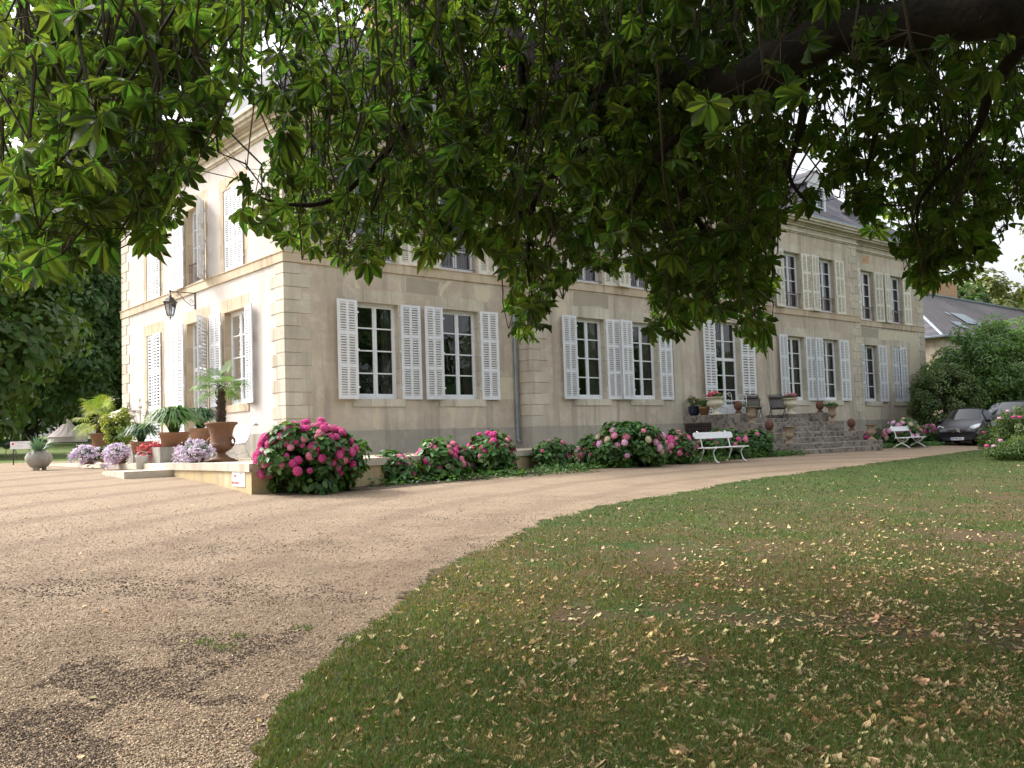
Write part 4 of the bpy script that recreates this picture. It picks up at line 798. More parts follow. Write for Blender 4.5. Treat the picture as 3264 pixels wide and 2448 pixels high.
def strap_clump(t, z0, r, h, n, m, wd=.028):
    mb = MB()
    for i in range(n):
        a = random.uniform(0, 2 * pi); l = random.uniform(.6, 1.1); rr = r * l * random.uniform(.45, 1.15); hh = h * random.uniform(.65, 1.15); d = Vector((math.cos(a), math.sin(a), 0)); s = Vector((-math.sin(a), math.cos(a), 0)) * wd; sp = random.uniform(0, .6); b = d * r * .12 + Vector((0, 0, z0)); vs = []
        for k in range(6):
            u = k / 5; q = b + d * (rr * (sp * u + (1 - sp) * u ** 1.9)) + Vector((0, 0, hh * (2.2 * u - 1.5 * u * u * (1 + .25 * (rr / r) ** 2)))); q.z = max(q.z, z0 - .34); wk = s * (1 - .75 * u ** 2); vs += [q + wk, q - wk]
        mb.add(vs, [(2 * k, 2 * k + 1, 2 * k + 3, 2 * k + 2) for k in range(5)])
    return mb.build('foliage', m, t)
def strap_pot(name, p, r, h, n, m, label, pot=(.30, .36), block=None, stalks=0, grp='strap leaved plants in terracotta pots'):
    t = empty(name, p, 0, label, 'potted plant', grp); zb = 0
    if block: mb = MB(); mb.obox((0, 0, block[2] / 2), *block, rz=R(0)); mb.build('stone_block', M['stone_grey'], t, bevel=.01); zb = block[2]
    pr, ph = pot; mb = MB(); mb.lathe([(pr * .78, 0), (pr * .95, ph * .8), (pr * 1.05, ph * .82), (pr * 1.05, ph), (pr * .92, ph), (pr * .9, ph * .85)], 20, (0, 0, zb)); mb.build('pot', M['terra'], t, True)
    strap_clump(t, zb + ph * .9, r, h, n, m)
    if stalks:
        mb = MB()
        for i in range(stalks):
            a = random.uniform(0, 2 * pi); L = random.uniform(.55, 1.0) * h * 1.9; q = Vector((random.uniform(-.9, .5), random.uniform(-.3, .3), 0)) * L * .55; e = Vector((0, 0, zb + ph)) + q + Vector((0, 0, L)); mb.tube([(0, 0, zb + ph), Vector((0, 0, zb + ph)) + q * .45 + Vector((0, 0, L * .55)), e], [.006, .005, .004], 4)
            for k in range(16): mb.tube([e, e + Vector((random.gauss(0, 1), random.gauss(0, 1), random.gauss(.2, .8))).normalized() * .07], [.003, .006], 3)
        mb.build('dry_stalks', mat('dry_stalk', (.33, .28, .22), .9), t)
    return t
p = W(556, 1440, 22.8); strap_pot('strap_leaf_plant', (p[0], p[1], TZ), .74, .80, 620, M['agap'], 'large bright green strap leaved plant on a grey stone block', (.36, .36), (1.0, .8, .38))
p = W(640, 1440, 25.4); strap_pot('strap_leaf_plant', (p[0], p[1], TZ), .62, .72, 460, M['agap_dark'], 'dark green strap leaved plant on a tall block behind the nearer palm', (.30, .36), (1.2, .8, .52))
p = W(450, 1440, 24.8); strap_pot('strap_leaf_plant', (p[0], p[1], TZ), .55, .62, 380, M['agap_dark'], 'dark strap leaved plant with dry flower stalks by the far window', (.27, .34), (.6, .5, .22), 16)
def flowerpot(p, label, m, r=.26, h=.36, hang=.2, potm='terra', seed=0, n=1500):
    t = empty('trailing_flower_pot', p, 0, label, 'flower pot', 'pots of trailing flowers on the terrace coping'); mb = MB(); mb.lathe([(.13, 0), (.17, .2), (.185, .2), (.185, .24), (.16, .24)], 16); mb.build('pot', M[potm], t, True)
    q, nr = clumps(900, (0, 0, h * .62), (r * .8, r * .8, h * .5), 24, .12, .2, -.3); leafcloud('foliage', q, .06, M['hydleaf'], t, .5, .4, nr)
    q, nr = clumps(n, (-.06, -.02, h * .62), (r, r, h * .55), 50, .075, .8); q2 = q[rng.random(len(q)) < .25].copy(); q2[:, 2] -= rng.uniform(0, hang, len(q2)); q2[:, 0] -= .08
    q = np.concatenate([q, q2]); nr = np.concatenate([nr, nr[:len(q2)]]); n_ = len(q); leafcloud('blossoms', q, .042, M[m], t, .9, .3, nr)
    return t
for (px, py, d), lb, mm, r, pm in (((735, 1440, 24.6), 'leftmost pot of pale lilac flowers spilling over the coping', 'lilac', .34, 'urnstone'), ((995, 1440, 23.6), 'pale lilac flowers hanging over the coping beside the white bucket', 'lilac', .30, 'urnstone'),
        ((1280, 1440, 22.9), 'coral pink trailing flowers on the coping right of the bucket', 'coral', .33, 'terra'), ((1640, 1440, 20.6), 'wide mound of pale lilac flowers in front of the nearer rusty urn', 'lilac', .40, 'urnstone')):
    p = W(px / 2.602, 1470, d); flowerpot((p[0], p[1], TZ), lb, mm, r, .44)
p = W(452, 1470, 22.3); bk = empty('metal_bucket', (p[0], p[1], TZ - .14), 0, 'small white metal bucket standing on the terrace step', 'bucket')
mb = MB(); mb.lathe([(.12, 0), (.15, .31), (.157, .315), (.157, .33), (.14, .33), (.115, .02)], 20); mb.build('pail', M['bucket'], bk, True); mb = MB(); mb.tube([(.15 * math.cos(a), 0, .31 + .12 * math.sin(a)) for a in [i * pi / 10 for i in range(11)]], .005, 5); mb.build('handle', M['bucket'], bk)
t = empty('agave_pot', (-5.35, 3.3, float(gz(-5.35, 3.3))), 0, 'round footed stone pot of blue green agave at the end of the terrace', 'potted plant'); mb = MB(); mb.lathe([(.13, .05), (.22, .10), (.32, .24), (.33, .34), (.27, .45), (.20, .50), (.19, .47), (.24, .40)], 20)
for a in (0, 2.1, 4.2): mb.obox((.13 * math.cos(a), .13 * math.sin(a), .04), .09, .09, .09, a)
mb.build('pot', M['stone_grey'], t, True)
mb = MB()
for i in range(60):
    a = random.uniform(0, 6.28); e = random.uniform(.1, 1.4); d = Vector((math.cos(a) * math.cos(e), math.sin(a) * math.cos(e), math.sin(e))); L = random.uniform(.35, .6); s = d.cross(Vector((0, 0, 1))).normalized() * .028; b = Vector((0, 0, .46)); q = b + d * L * .6; e2 = b + d * L + Vector((0, 0, -.12 * L * math.cos(e))); mb.add([b + s * .6, b - s * .6, q - s, q + s, e2], [(0, 1, 2, 3), (3, 2, 4)])
mb.build('foliage', M['agave'], t)
p = W(338, 1470, 27.5); t = empty('plant_pot', (p[0], p[1], 1.34), 0, 'small red clay pot beside the farther rusty urn', 'plant pot'); mb = MB(); mb.lathe([(.14, 0), (.19, .2), (.205, .2), (.205, .26), (.17, .26)], 18); mb.build('pot', M['terra_dark'], t, True)
q, nr = clumps(350, (0, 0, .4), (.16, .16, .14), 10, .08); leafcloud('foliage', q, .08, M['hydleaf'], t, .5, .4, nr)
p = W(375, 1470, 27.2); t = empty('potted_shrub', (p[0], p[1], 1.34), 0, 'loose yellow green shrub in a pot against the far corner quoins', 'potted plant'); mb = MB(); mb.lathe([(.17, 0), (.22, .3), (.235, .3), (.235, .36), (.2, .36)], 18); mb.build('pot', M['terra'], t, True)
q, nr = clumps(2600, (.05, 0, .95), (.5, .5, .58), 40, .16, .2); leafcloud('foliage', q, .10, M['palmyellow'], t, .6, .4, nr); mb = MB()
for i in range(8): a = i * .8; mb.tube([(0, 0, .3), (.2 * math.cos(a), .2 * math.sin(a), .8), (.4 * math.cos(a), .4 * math.sin(a), 1.3)], [.012, .008, .005], 4)
mb.build('stems', M['twig'], t)

# ------------------------------------------------------------------ garden seats
def slat_bench(loc, rz, label, L=1.5):
    t = empty('slatted_bench', loc, rz, label, 'garden seat', 'white scroll backed slatted seats on the terrace'); prof = [(.56, .42), (.50, .435), (.40, .42), (.28, .405), (.16, .405), (.06, .43), (0, .49), (-.045, .58), (-.075, .68), (-.105, .78), (-.15, .86), (-.21, .895), (-.27, .87)]
    mb = MB(); n = 20
    for i in range(n):
        u = i / (n - 1) * (len(prof) - 1); k = min(int(u), len(prof) - 2); f = u - k; y = prof[k][0] + (prof[k + 1][0] - prof[k][0]) * f; z = prof[k][1] + (prof[k + 1][1] - prof[k][1]) * f; a = math.atan2(prof[k + 1][1] - prof[k][1], prof[k + 1][0] - prof[k][0])
        mb.obox(None, L, .056, .022, M=Matrix.Translation((0, -y, z)) @ Matrix.Rotation(-a, 4, 'X'))
    mb.build('slats', M['white'], t)
    for x in (-L / 2 + .08, L / 2 - .08):
        mb = MB(); mb.tube([(x, -y, z - .025) for y, z in prof], .014, 6); mb.tube([(x, -.52, .41), (x, -.50, .25), (x, -.56, .06), (x, -.62, .0)], .016, 6); mb.tube([(x, -.04, .44), (x, -.02, .28), (x, .06, .08), (x, .14, 0)], .016, 6); mb.tube([(x, -.5, .2), (x, -.25, .13), (x, .0, .2)], .010, 6); mb.build('leg_frame', M['whitemetal'], t, True)
    return t
sb = slat_bench((-1.15, 3.0, TZ), R(-90) + pi, 'white slatted seat with curled back between the nearer urn and the wall', 1.5)
p = W(765, 1470, 23.5); sb.rotation_euler = (0, 0, R(-100)); sb.location = (p[0], p[1], TZ)
c_ = copy_tree(sb, (-1.6, 6.4, TZ), R(-100), 'white slatted seat half hidden behind the trailing flowers farther along the wall')
p = W(625, 1470, 25.0); tb = empty('garden_table', (p[0], p[1], TZ), R(40), 'small white iron table beside the nearer palm urn', 'garden table'); mb = MB(); mb.box(-.42, .42, -.28, .28, .50, .53); mb.build('table_top', M['whitemetal'], tb, bevel=.006)
for sx_ in (-.34, .34):
    for sy_ in (-.2, .2): mb = MB(); mb.tube([(sx_, sy_, .5), (sx_ * .85, sy_ * .85, .25), (sx_ * 1.08, sy_ * 1.08, 0)], .014, 6); mb.build('leg', M['whitemetal'], tb, True)
def park_bench(loc, rz, label, L=2.05, ornate=False):
    t = empty('garden_bench', loc, rz, label, 'bench', 'white painted wooden benches facing the lawn')
    def plank(y, z, wd, th, ang, name, L_=L):
        mb = MB(); P = [(L_ / 2 * cx - (wd / 2) * cx * (1 - math.cos(a)), wd / 2 * math.sin(a) * s_) for cx, s_, aa in ((1, 1, 0),) for a in (0,)]; n = 8; out = []
        r = wd / 2
        for cx in (1, -1):
            for i in range(n + 1): a = -pi / 2 + pi * i / n; out.append((cx * (L_ / 2 - r) + cx * r * math.cos(a), cx * r * math.sin(a)))
        mb.prism(out, -th / 2, th / 2); return mb.build(name, M['whitemetal'], t, M=Matrix.Translation((0, y, z)) @ Matrix.Rotation(ang, 4, 'X'), bevel=.004)
    mb = MB(); mb.box(-L / 2, L / 2, -.44, -.24, .425, .455); mb.box(-L / 2, L / 2, -.22, -.03, .425, .455); mb.build('seat', M['whitemetal'], t, bevel=.006)
    plank(.115, .80, .19, .032, R(78), 'backrest', L * .97)
    for x in (-L / 2 + .33, L / 2 - .33):
        mb = MB(); mb.tube([(x, .20, .93), (x, .13, .88), (x, .09, .72), (x, .04, .58), (x, .03, .47), (x, -.04, .415)], [.016, .020, .020, .020, .022, .022], 7); mb.tube([(x, -.46, .415), (x, -.03, .415)], .02, 7)
        if not ornate:
            mb.tube([(x, -.05, .41), (x, .0, .28), (x, .08, .10), (x, .15, .02), (x, .20, .012)], [.024, .02, .02, .022, .024], 7); mb.tube([(x, -.40, .41), (x, -.34, .28), (x, -.40, .10), (x, -.47, .02), (x, -.52, .012)], [.024, .02, .02, .022, .024], 7)
        else:
            mb.tube([(x, -.44, .41), (x, -.34, .30), (x, -.17, .22), (x, .04, .12), (x, .16, .015)], [.024, .022, .026, .022, .026], 7); mb.tube([(x, -.02, .41), (x, -.08, .32), (x, -.20, .22), (x, -.40, .10), (x, -.50, .015)], [.024, .022, .026, .022, .026], 7); mb.tube([(x, -.3, .40), (x, -.22, .30), (x, -.12, .40)], .014, 6)
        mb.build('leg_frame', M['whitemetal'], t, True)
    return t
a1, a2 = G(2260, 1478), G(2352, 1468); ang = math.atan2(a2.y - a1.y, a2.x - a1.x)
park_bench((10.75, -6.2, .745), R(4), 'white plank bench with curved iron legs left of the staircase', 2.15)
park_bench((25.0, -4.95, .735), R(8), 'white bench with ornate crossed iron legs right of the staircase', 2.55, True)

# ------------------------------------------------------------------ ornaments on the staircase
def finial(loc, label):
    t = empty('ball_finial', loc, random.uniform(0, 3), label, 'finial', 'terracotta cone finials on the staircase blocks'); mb = MB(); mb.lathe([(.13, 0), (.13, .03), (.10, .06), (.07, .10), (.075, .125)], 18); mb.build('foot', M['terra_dark'], t, True)
    mb = MB(); n = 12; prof = [(.07, .12)] + [(.155 * math.sin(pi * (i + .5) / n) ** .8, .12 + .35 * (1 - math.cos(pi * (i + .5) / n)) / 2) for i in range(n)]; mb.lathe(prof, 22, amp=.03, k=11); mb.build('cone', M['terra_dark'], t, True)
finial((16.5, -2.95, 2.29), 'egg shaped terracotta finial on the upper left staircase block'); finial((16.5, -4.22, 1.53), 'egg shaped terracotta finial on the lower left staircase block')
finial((22.02, -2.98, 2.29), 'egg shaped terracotta finial on the upper right staircase block'); finial((22.02, -4.3, 1.53), 'egg shaped terracotta finial on the lower right staircase block')
SM = [(.17, 0), (.17, .03), (.12, .06), (.06, .11), (.055, .16), (.08, .18), (.13, .22), (.16, .28), (.15, .33), (.135, .36), (.14, .50), (.17, .56), (.235, .585), (.235, .60), (.20, .60), (.17, .55)]
def small_urn(loc, label, plant=0):
    t = empty('stone_urn', loc, 0, label, 'urn', 'small weathered urns on the staircase blocks'); mb = MB(); mb.lathe(SM, 20, amp=.015, k=12); mb.build('bowl', M['urnstone'], t, True)
    mb = MB(); mb.lathe([(.19, .565), (.02, .575)], 14); mb.build('earth', M['soil'], t)
    if plant: q, nr = clumps(plant, (0, 0, .66), (.26, .26, .09), 22, .06); leafcloud('plant', q, .05, M['agap'], t, .4, .4, nr)
small_urn((16.5, -3.5, 1.915), 'small urn with a little green sprig on the second left block', 60); small_urn((16.5, -5.0, 1.145), 'empty small urn on the lowest left block')
small_urn((22.02, -3.5, 1.915), 'small urn overflowing with grey green grass on the right block', 1500); small_urn((22.02, -5.1, 1.145), 'empty small urn on the lowest right block')
WU = [(.27, 0), (.27, .04), (.20, .05), (.11, .10), (.075, .17), (.085, .24), (.11, .25), (.20, .29), (.29, .35), (.325, .42), (.31, .48), (.26, .53), (.255, .56), (.30, .60), (.375, .63), (.375, .66), (.33, .66), (.27, .60)]
def white_urn(loc, label, heads):
    t = empty('cream_urn', loc, 0, label, 'urn', 'large cream urns at the garden door'); mb = MB(); mb.lathe(WU, 28, amp=.012, k=16); mb.build('bowl', M['cream_urn'], t, True); mb = MB(); mb.lathe([(.3, .63), (.02, .645)], 16); mb.build('earth', M['soil'], t)
    q, nr = clumps(500, (0, 0, .70), (.34, .34, .10), 24, .08); leafcloud('foliage', q, .07, M['hydleaf'], t, .5, .4, nr)
    q, nr = clumps(1100, (0, 0, .76), (.30, .30, .10), 26, .07, .5); leafcloud('blossoms', q, .045, M[heads], t, .9, .3, nr)
white_urn((16.55, -1.9, 2.29), 'cream urn of pink geraniums on the left of the garden door', 'coral'); white_urn((22.02, -1.6, 2.29), 'cream urn of pink flowers on the right of the garden door', 'petalpink')
t = empty('glazed_pot', (16.5, -.95, 2.29), 0, 'dark blue glazed pot with feathery plant on the left parapet', 'plant pot'); mb = MB(); mb.lathe([(.14, 0), (.21, .1), (.235, .24), (.22, .34), (.24, .36), (.2, .36)], 20); mb.build('pot', M['blue'], t, True); q, nr = clumps(900, (0, 0, .55), (.26, .26, .2), 30, .08); leafcloud('foliage', q, .07, M['tree_olive'], t, .25, .4, nr)
t = empty('terracotta_pot', (16.5, -1.42, 2.29), 0, 'terracotta pot with dark green herb between the blue pot and the cream urn', 'plant pot'); mb = MB(); mb.lathe([(.15, 0), (.19, .24), (.21, .24), (.21, .32), (.18, .32)], 18); mb.build('pot', M['terra'], t, True); q, nr = clumps(900, (0, 0, .45), (.2, .2, .18), 30, .07); leafcloud('foliage', q, .07, M['laurel'], t, .25, .4, nr)
def sling(loc, rz, label):
    t = empty('folding_chair', loc, rz, label, 'folding chair', 'dark folding sling chairs on the landing'); mb = MB()
    for x in (-.29, .29): mb.tube([(x, .38, 0), (x, -.05, .40), (x, -.18, .55)], .014, 6); mb.tube([(x, -.22, 0), (x, -.02, .30), (x, .28, .98)], .014, 6)
    for y, z in ((.38, .03), (-.22, .03), (.28, .98), (-.10, .42)): mb.tube([(-.29, y, z), (.29, y, z)], .012, 6)
    mb.build('frame', M['black'], t); prof = [(-.18, .46), (-.05, .38), (.06, .40), (.16, .66), (.27, .95)]
    vs = []; [vs.extend([(-.26, y, z), (.26, y, z)]) for y, z in prof]; mb = MB(); mb.add(vs, [(2 * k, 2 * k + 1, 2 * k + 3, 2 * k + 2) for k in range(4)]); o = mb.build('sling', M['fabric'], t); so_ = o.modifiers.new('s', 'SOLIDIFY'); so_.thickness = .012
    mb = MB(); mb.tube([(-.25, .20, .88), (.25, .20, .88)], .062, 10); mb.build('head_cushion', M['fabric'], t, True)
sling((19.45, -1.6, 2.11), R(-36), 'slate blue folding sling chair next to the white iron table'); sling((20.9, -1.75, 2.11), R(-38), 'brown folding sling chair beside the right cream urn')
def scroll(mb, c, r, s=1, n=14, turns=1.4, pl='xz'):
    P = []
    for i in range(n + 1): a = i / n * turns * 2 * pi; rr = r * (1 - .75 * i / n); P.append((c[0] + s * rr * math.cos(a), c[1], c[2] + rr * math.sin(a)))
    mb.tube(P, .008, 5)
def iron_chair(loc, rz, label):
    t = empty('iron_chair', loc, rz, label, 'iron chair', 'white scrolled iron chairs around the landing table'); mb = MB(); mb.lathe([(.20, .44), (.205, .455), (.2, .47)], 20); mb.build('seat', M['whitemetal'], t)
    mb = MB(); mb.tube([(-.18, .16, .45), (-.20, .22, .75), (-.17, .25, .95)], .011, 6); mb.tube([(.18, .16, .45), (.20, .22, .75), (.17, .25, .95)], .011, 6); scroll(mb, (-.10, .25, .93), .10, 1); scroll(mb, (.10, .25, .93), .10, -1); scroll(mb, (-.07, .2, .68), .08, 1); scroll(mb, (.07, .2, .68), .08, -1); mb.tube([(-.2, .21, .72), (.2, .21, .72)], .008, 5); mb.build('backrest', M['whitemetal'], t)
    for sx_, sy_ in ((-.17, -.15), (.17, -.15), (-.17, .15), (.17, .15)): mb = MB(); mb.tube([(sx_ * .8, sy_ * .8, .45), (sx_, sy_, .25), (sx_ * 1.35, sy_ * 1.35, 0)], .011, 6); mb.build('leg', M['whitemetal'], t)
iron_chair((17.35, -1.75, 2.11), R(150), 'white iron chair with double scroll back facing the table'); iron_chair((18.75, -1.45, 2.11), R(-75), 'white iron chair turned sideways before the sling chairs')
t = empty('iron_table', (18.05, -1.7, 2.11), 0, 'round white iron garden table on the landing', 'garden table'); mb = MB(); mb.lathe([(.42, .70), (.43, .71), (.42, .725)], 24); mb.build('table_top', M['whitemetal'], t)
for a in (0, 2.09, 4.19): mb = MB(); mb.tube([(.05 * math.cos(a), .05 * math.sin(a), .70), (.2 * math.cos(a), .2 * math.sin(a), .45), (.08 * math.cos(a), .08 * math.sin(a), .25), (.32 * math.cos(a), .32 * math.sin(a), 0)], .012, 6); mb.build('leg', M['whitemetal'], t)
t = empty('pale_planter', (20.1, -1.1, 2.11), 0, 'pale pot of variegated leaves between the two sling chairs', 'plant pot'); mb = MB(); mb.lathe([(.17, 0), (.23, .36), (.245, .36), (.245, .42), (.21, .42)], 18); mb.build('pot', M['stone_warm'], t, True); q, nr = clumps(1100, (-.05, 0, .68), (.32, .3, .26), 36, .1); leafcloud('foliage', q, .10, mat('variegated_leaf', (.12, .22, .07), .5, (.60, .62, .45), 14), t, .5, .4, nr)

# ------------------------------------------------------------------ lantern, signs
t = empty('wall_lantern', (0, 6.12, 6.2), 0, 'black six sided lantern hanging from a scrolled bracket on the pale gable wall', 'lantern'); t.location = (0, 6.12, 5.75)
mb = MB(); mb.box(-.035, -.0, -.02, .02, .42, 1.04); mb.tube([(-.03, 0, .94), (-.84, 0, .94)], .016, 6); mb.tube([(-.03, 0, .55), (-.16, 0, .54), (-.35, 0, .68), (-.5, 0, .86), (-.60, 0, .93)], .011, 6); scroll(mb, (-.14, 0, .66), .085, -1); scroll(mb, (-.58, 0, .85), .07, 1); mb.lathe([(.02, .90), (.045, .94), (.02, .98)], 10, (-.82, 0, 0)); mb.build('bracket', M['iron'], t)
mb = MB(); mb.tube([(-.82, 0, .92), (-.82, 0, .80)], .012, 6); mb.lathe([(.02, .84), (.06, .80), (.03, .78), (.05, .77), (.13, .72), (.17, .64), (.25, .60), (.25, .585), (.21, .58)], 6, (-.82, 0, 0)); mb.build('lantern_cap', M['iron'], t)
mb = MB()
for i in range(6): a = i * pi / 3; c, s = math.cos(a), math.sin(a); mb.tube([(-.82 + .205 * c, .205 * s, .59), (-.82 + .11 * c, .11 * s, .17), (-.82, 0, .08)], .009, 5)
mb.lathe([(.12, .165), (.12, .18), (.10, .18)], 6, (-.82, 0, 0)); mb.lathe([(.004, .02), (.02, .045), (.008, .07), (.03, .09)], 8, (-.82, 0, 0)); mb.build('lantern_frame', M['iron'], t)
mb = MB(); mb.lathe([(.105, .18), (.195, .585)], 6, (-.82, 0, 0)); mb.build('glass', M['glass'], t); mb = MB(); mb.lathe([(.02, .34), (.05, .40), (.05, .46), (.02, .52)], 10, (-.82, 0, 0)); mb.build('bulb', M['signwhite'], t, True)
def text(body, size, mtx, m, parent, name='lettering', ext=.002, bold=0):
    cu = bpy.data.curves.new(name, 'FONT'); cu.body = body; cu.size = size; cu.extrude = ext; cu.align_x = 'CENTER'; cu.align_y = 'CENTER'; cu.offset = bold; cu.resolution_u = 3
    o = bpy.data.objects.new(name, cu); col.objects.link(o); dg = bpy.context.evaluated_depsgraph_get(); me = bpy.data.meshes.new_from_object(o.evaluated_get(dg)); bpy.data.objects.remove(o)
    me.transform(mtx); me.materials.clear(); me.materials.append(m); o = bpy.data.objects.new(name, me); col.objects.link(o); o.parent = parent; return o
# reception sign on the retaining wall: local x runs along the wall, z up, facing local -y
wa = Vector((-4.0, -4.5)); wb = Vector((-4.4, -7.2)); wd_ = (wb - wa).normalized(); rzs = math.atan2(wd_.y, wd_.x)
KX = Matrix.Diagonal((1.4, 1, 1.1, 1)); sg = empty('reception_sign', (-4.27 - .015, -6.42, 1.04), rzs, 'white sign with red arrow and word RECEPTION on the terrace wall', 'sign')
mb = MB(); mb.box(-.42, .42, -.012, .0, -.14, .14); mb.build('panel', M['signwhite'], sg, bevel=.002)
fx = lambda x, z: KX @ Matrix.Translation((x, -.014, z)) @ Matrix.Rotation(pi / 2, 4, 'X')
text('RECEPTION', .062, fx(-.13, -.07), M['red'], sg, bold=.001); text('Château', .040, fx(.15, .02), M['grey'], sg); text('Reception', .022, fx(.16, -.075), M['pink'], sg)
mb = MB(); mb.add([(-.20, -.015, .05), (-.15, -.015, .09), (-.15, -.015, .067), (-.08, -.015, .067), (-.08, -.015, .033), (-.15, -.015, .033), (-.15, -.015, .01)], [(0, 1, 2), (2, 3, 4, 5), (0, 2, 5), (0, 5, 6)]); mb.build('arrow', M['red'], sg, M=KX)
mb = MB(); mb.add([(.115, -.015, .105), (.155, -.015, .105), (.153, -.015, .075), (.135, -.015, .05), (.117, -.015, .075)], [(0, 4, 3, 2, 1)]); mb.build('emblem', M['red'], sg, M=KX)
p = W(67, 1419, 31); ls = empty('lawn_sign', (p[0], p[1], 1.42), 0, 'long white sign board with a small red emblem on the lawn behind the agave pot', 'sign'); ls.rotation_euler = (0, 0, math.atan2(-RT[1], RT[0]) * -1 + R(8)); zc = p[2] - 1.42
mb = MB(); mb.box(-.34, .34, -.012, .012, zc - .13, zc + .13); mb.build('panel', M['signwhite'], ls)
for x in (-.25, .25): mb = MB(); mb.box(x - .015, x + .015, .012, .035, -.1, zc); mb.build('post', M['iron'], ls)
mb = MB(); mb.add([(-.29, -.014, zc + .08), (-.22, -.014, zc + .08), (-.22, -.014, zc + .03), (-.255, -.014, zc - .0), (-.29, -.014, zc + .03)], [(0, 4, 3, 2, 1)]); mb.build('emblem', M['red'], ls); text('Château', .07, fx(-.03, zc + .03), M['grey'], ls); text('Camping', .05, fx(-.05, zc - .07), M['grey'], ls)

# ------------------------------------------------------------------ far left: barbecue, chairs, tents, parasol
def at_ground(px, py_hint, d): p = W(px, 1400, d); return (p[0], p[1], float(gz(p[0], p[1])))
b = at_ground(32, 0, 52); t = empty('barbecue', b, R(-35), 'black round legged barbecue standing on the left lawn', 'barbecue'); mb = MB(); mb.lathe([(.18, .66), (.36, .74), (.40, .86), (.38, .95), (.25, 1.02), (.1, 1.05)], 18, (.15, 0, 0)); mb.build('kettle', M['black'], t, True)
mb = MB(); mb.box(-.75, -.2, -.2, .2, .78, .82); mb.build('side_shelf', M['black'], t)
for x, y in ((-.15, -.2), (.45, -.25), (.15, .3)): mb = MB(); mb.tube([(x * .7, y * .7, .75), (x, y, .4), (x * 1.5, y * 1.3, 0)], .018, 6); mb.build('leg', M['rail'], t)
def lounger(px, d, lb):
    t = empty('deck_chair', at_ground(px, 0, d), R(-150), lb, 'deck chair', 'pale deck chairs by the trees'); mb = MB(); vs = []; [vs.extend([(-.35, y, z), (.35, y, z)]) for y, z in ((.1, .55), (.35, .42), (.6, .75), (.9, 1.35))]; mb.add(vs, [(2 * k, 2 * k + 1, 2 * k + 3, 2 * k + 2) for k in range(3)]); o = mb.build('sling', M['tent'], t); o.modifiers.new('s', 'SOLIDIFY').thickness = .02
    mb = MB()
    for x in (-.37, .37): mb.tube([(x, 0, 0), (x, .9, 1.38)], .025, 5); mb.tube([(x, 1.0, 0), (x, .1, .6)], .025, 5)
    mb.build('frame', M['iron'], t)
lounger(28, 98, 'left one of the two pale deck chairs under the trees'); lounger(58, 98, 'right one of the two pale deck chairs under the trees')
b = at_ground(216, 0, 100); t = empty('bell_tent', b, R(20), 'pale canvas bell tent half screened by low boughs', 'tent'); t.scale = (.85, .85, .85); mb = MB(); n = 14; vs = []
for r, z, am in ((2.35, 0, 0), (2.3, .62, 0), (2.42, .66, .01), (1.5, 1.45, -.05), (.7, 2.2, -.04), (.06, 3.0, 0)):
    for i in range(n * 2): a = pi * i / n; rr = r * (1 + (am if i % 2 else -am * .2)); vs.append((rr * math.cos(a), rr * math.sin(a), z))
k = n * 2; mb.add(vs, [(j * k + i, j * k + (i + 1) % k, (j + 1) * k + (i + 1) % k, (j + 1) * k + i) for j in range(5) for i in range(k)]); mb.build('canvas', M['tent'], t)
mb = MB(); [mb.tube([(2.4 * math.cos(a), 2.4 * math.sin(a), .66), (3.3 * math.cos(a), 3.3 * math.sin(a), 0)], .01, 4) for a in [i * pi / 7 for i in range(14)]]; mb.build('guy_ropes', M['twig'], t)
p0, p1, p2 = W(35, 1330, 92), W(100, 1390, 92), W(62, 1340, 90); t = empty('shade_sail', (p1[0], p1[1], float(gz(p1[0], p1[1]))), 0, 'pale blue arched shade sail strung under the trees', 'shade sail'); mb = MB(); vs = []
for i in range(9):
    u = i / 8; px_ = 20 + 82 * u; py_ = 1331 + 58 * u ** 2.6; a = Vector(W(px_, py_, 92)) - t.location; b_ = Vector(W(px_ - 5, py_ + 7, 90)) - t.location; vs += [a, b_]
mb.add(vs, [(2 * k, 2 * k + 1, 2 * k + 3, 2 * k + 2) for k in range(8)]); o = mb.build('cloth', M['sail'], t); o.modifiers.new('s', 'SOLIDIFY').thickness = .03
mb = MB(); mb.tube([(0, 0, 0), Vector(W(20, 1331, 92)) - t.location], .03, 5); mb.build('guy_rope', M['twig'], t)
p = W(392, 1400, 42); g0 = float(gz(p[0], p[1])); t = empty('parasol', (p[0], p[1], g0), 0, 'pale parasol edge showing past the far corner of the house', 'parasol'); mb = MB(); mb.lathe([(1.0, 3.15 - g0), (.98, 3.17 - g0), (.5, 3.45 - g0), (.03, 3.62 - g0)], 8); mb.build('canopy', M['tent'], t); mb = MB(); mb.tube([(0, 0, 0), (0, 0, 3.6 - g0)], .03, 8); mb.build('pole', M['iron'], t)

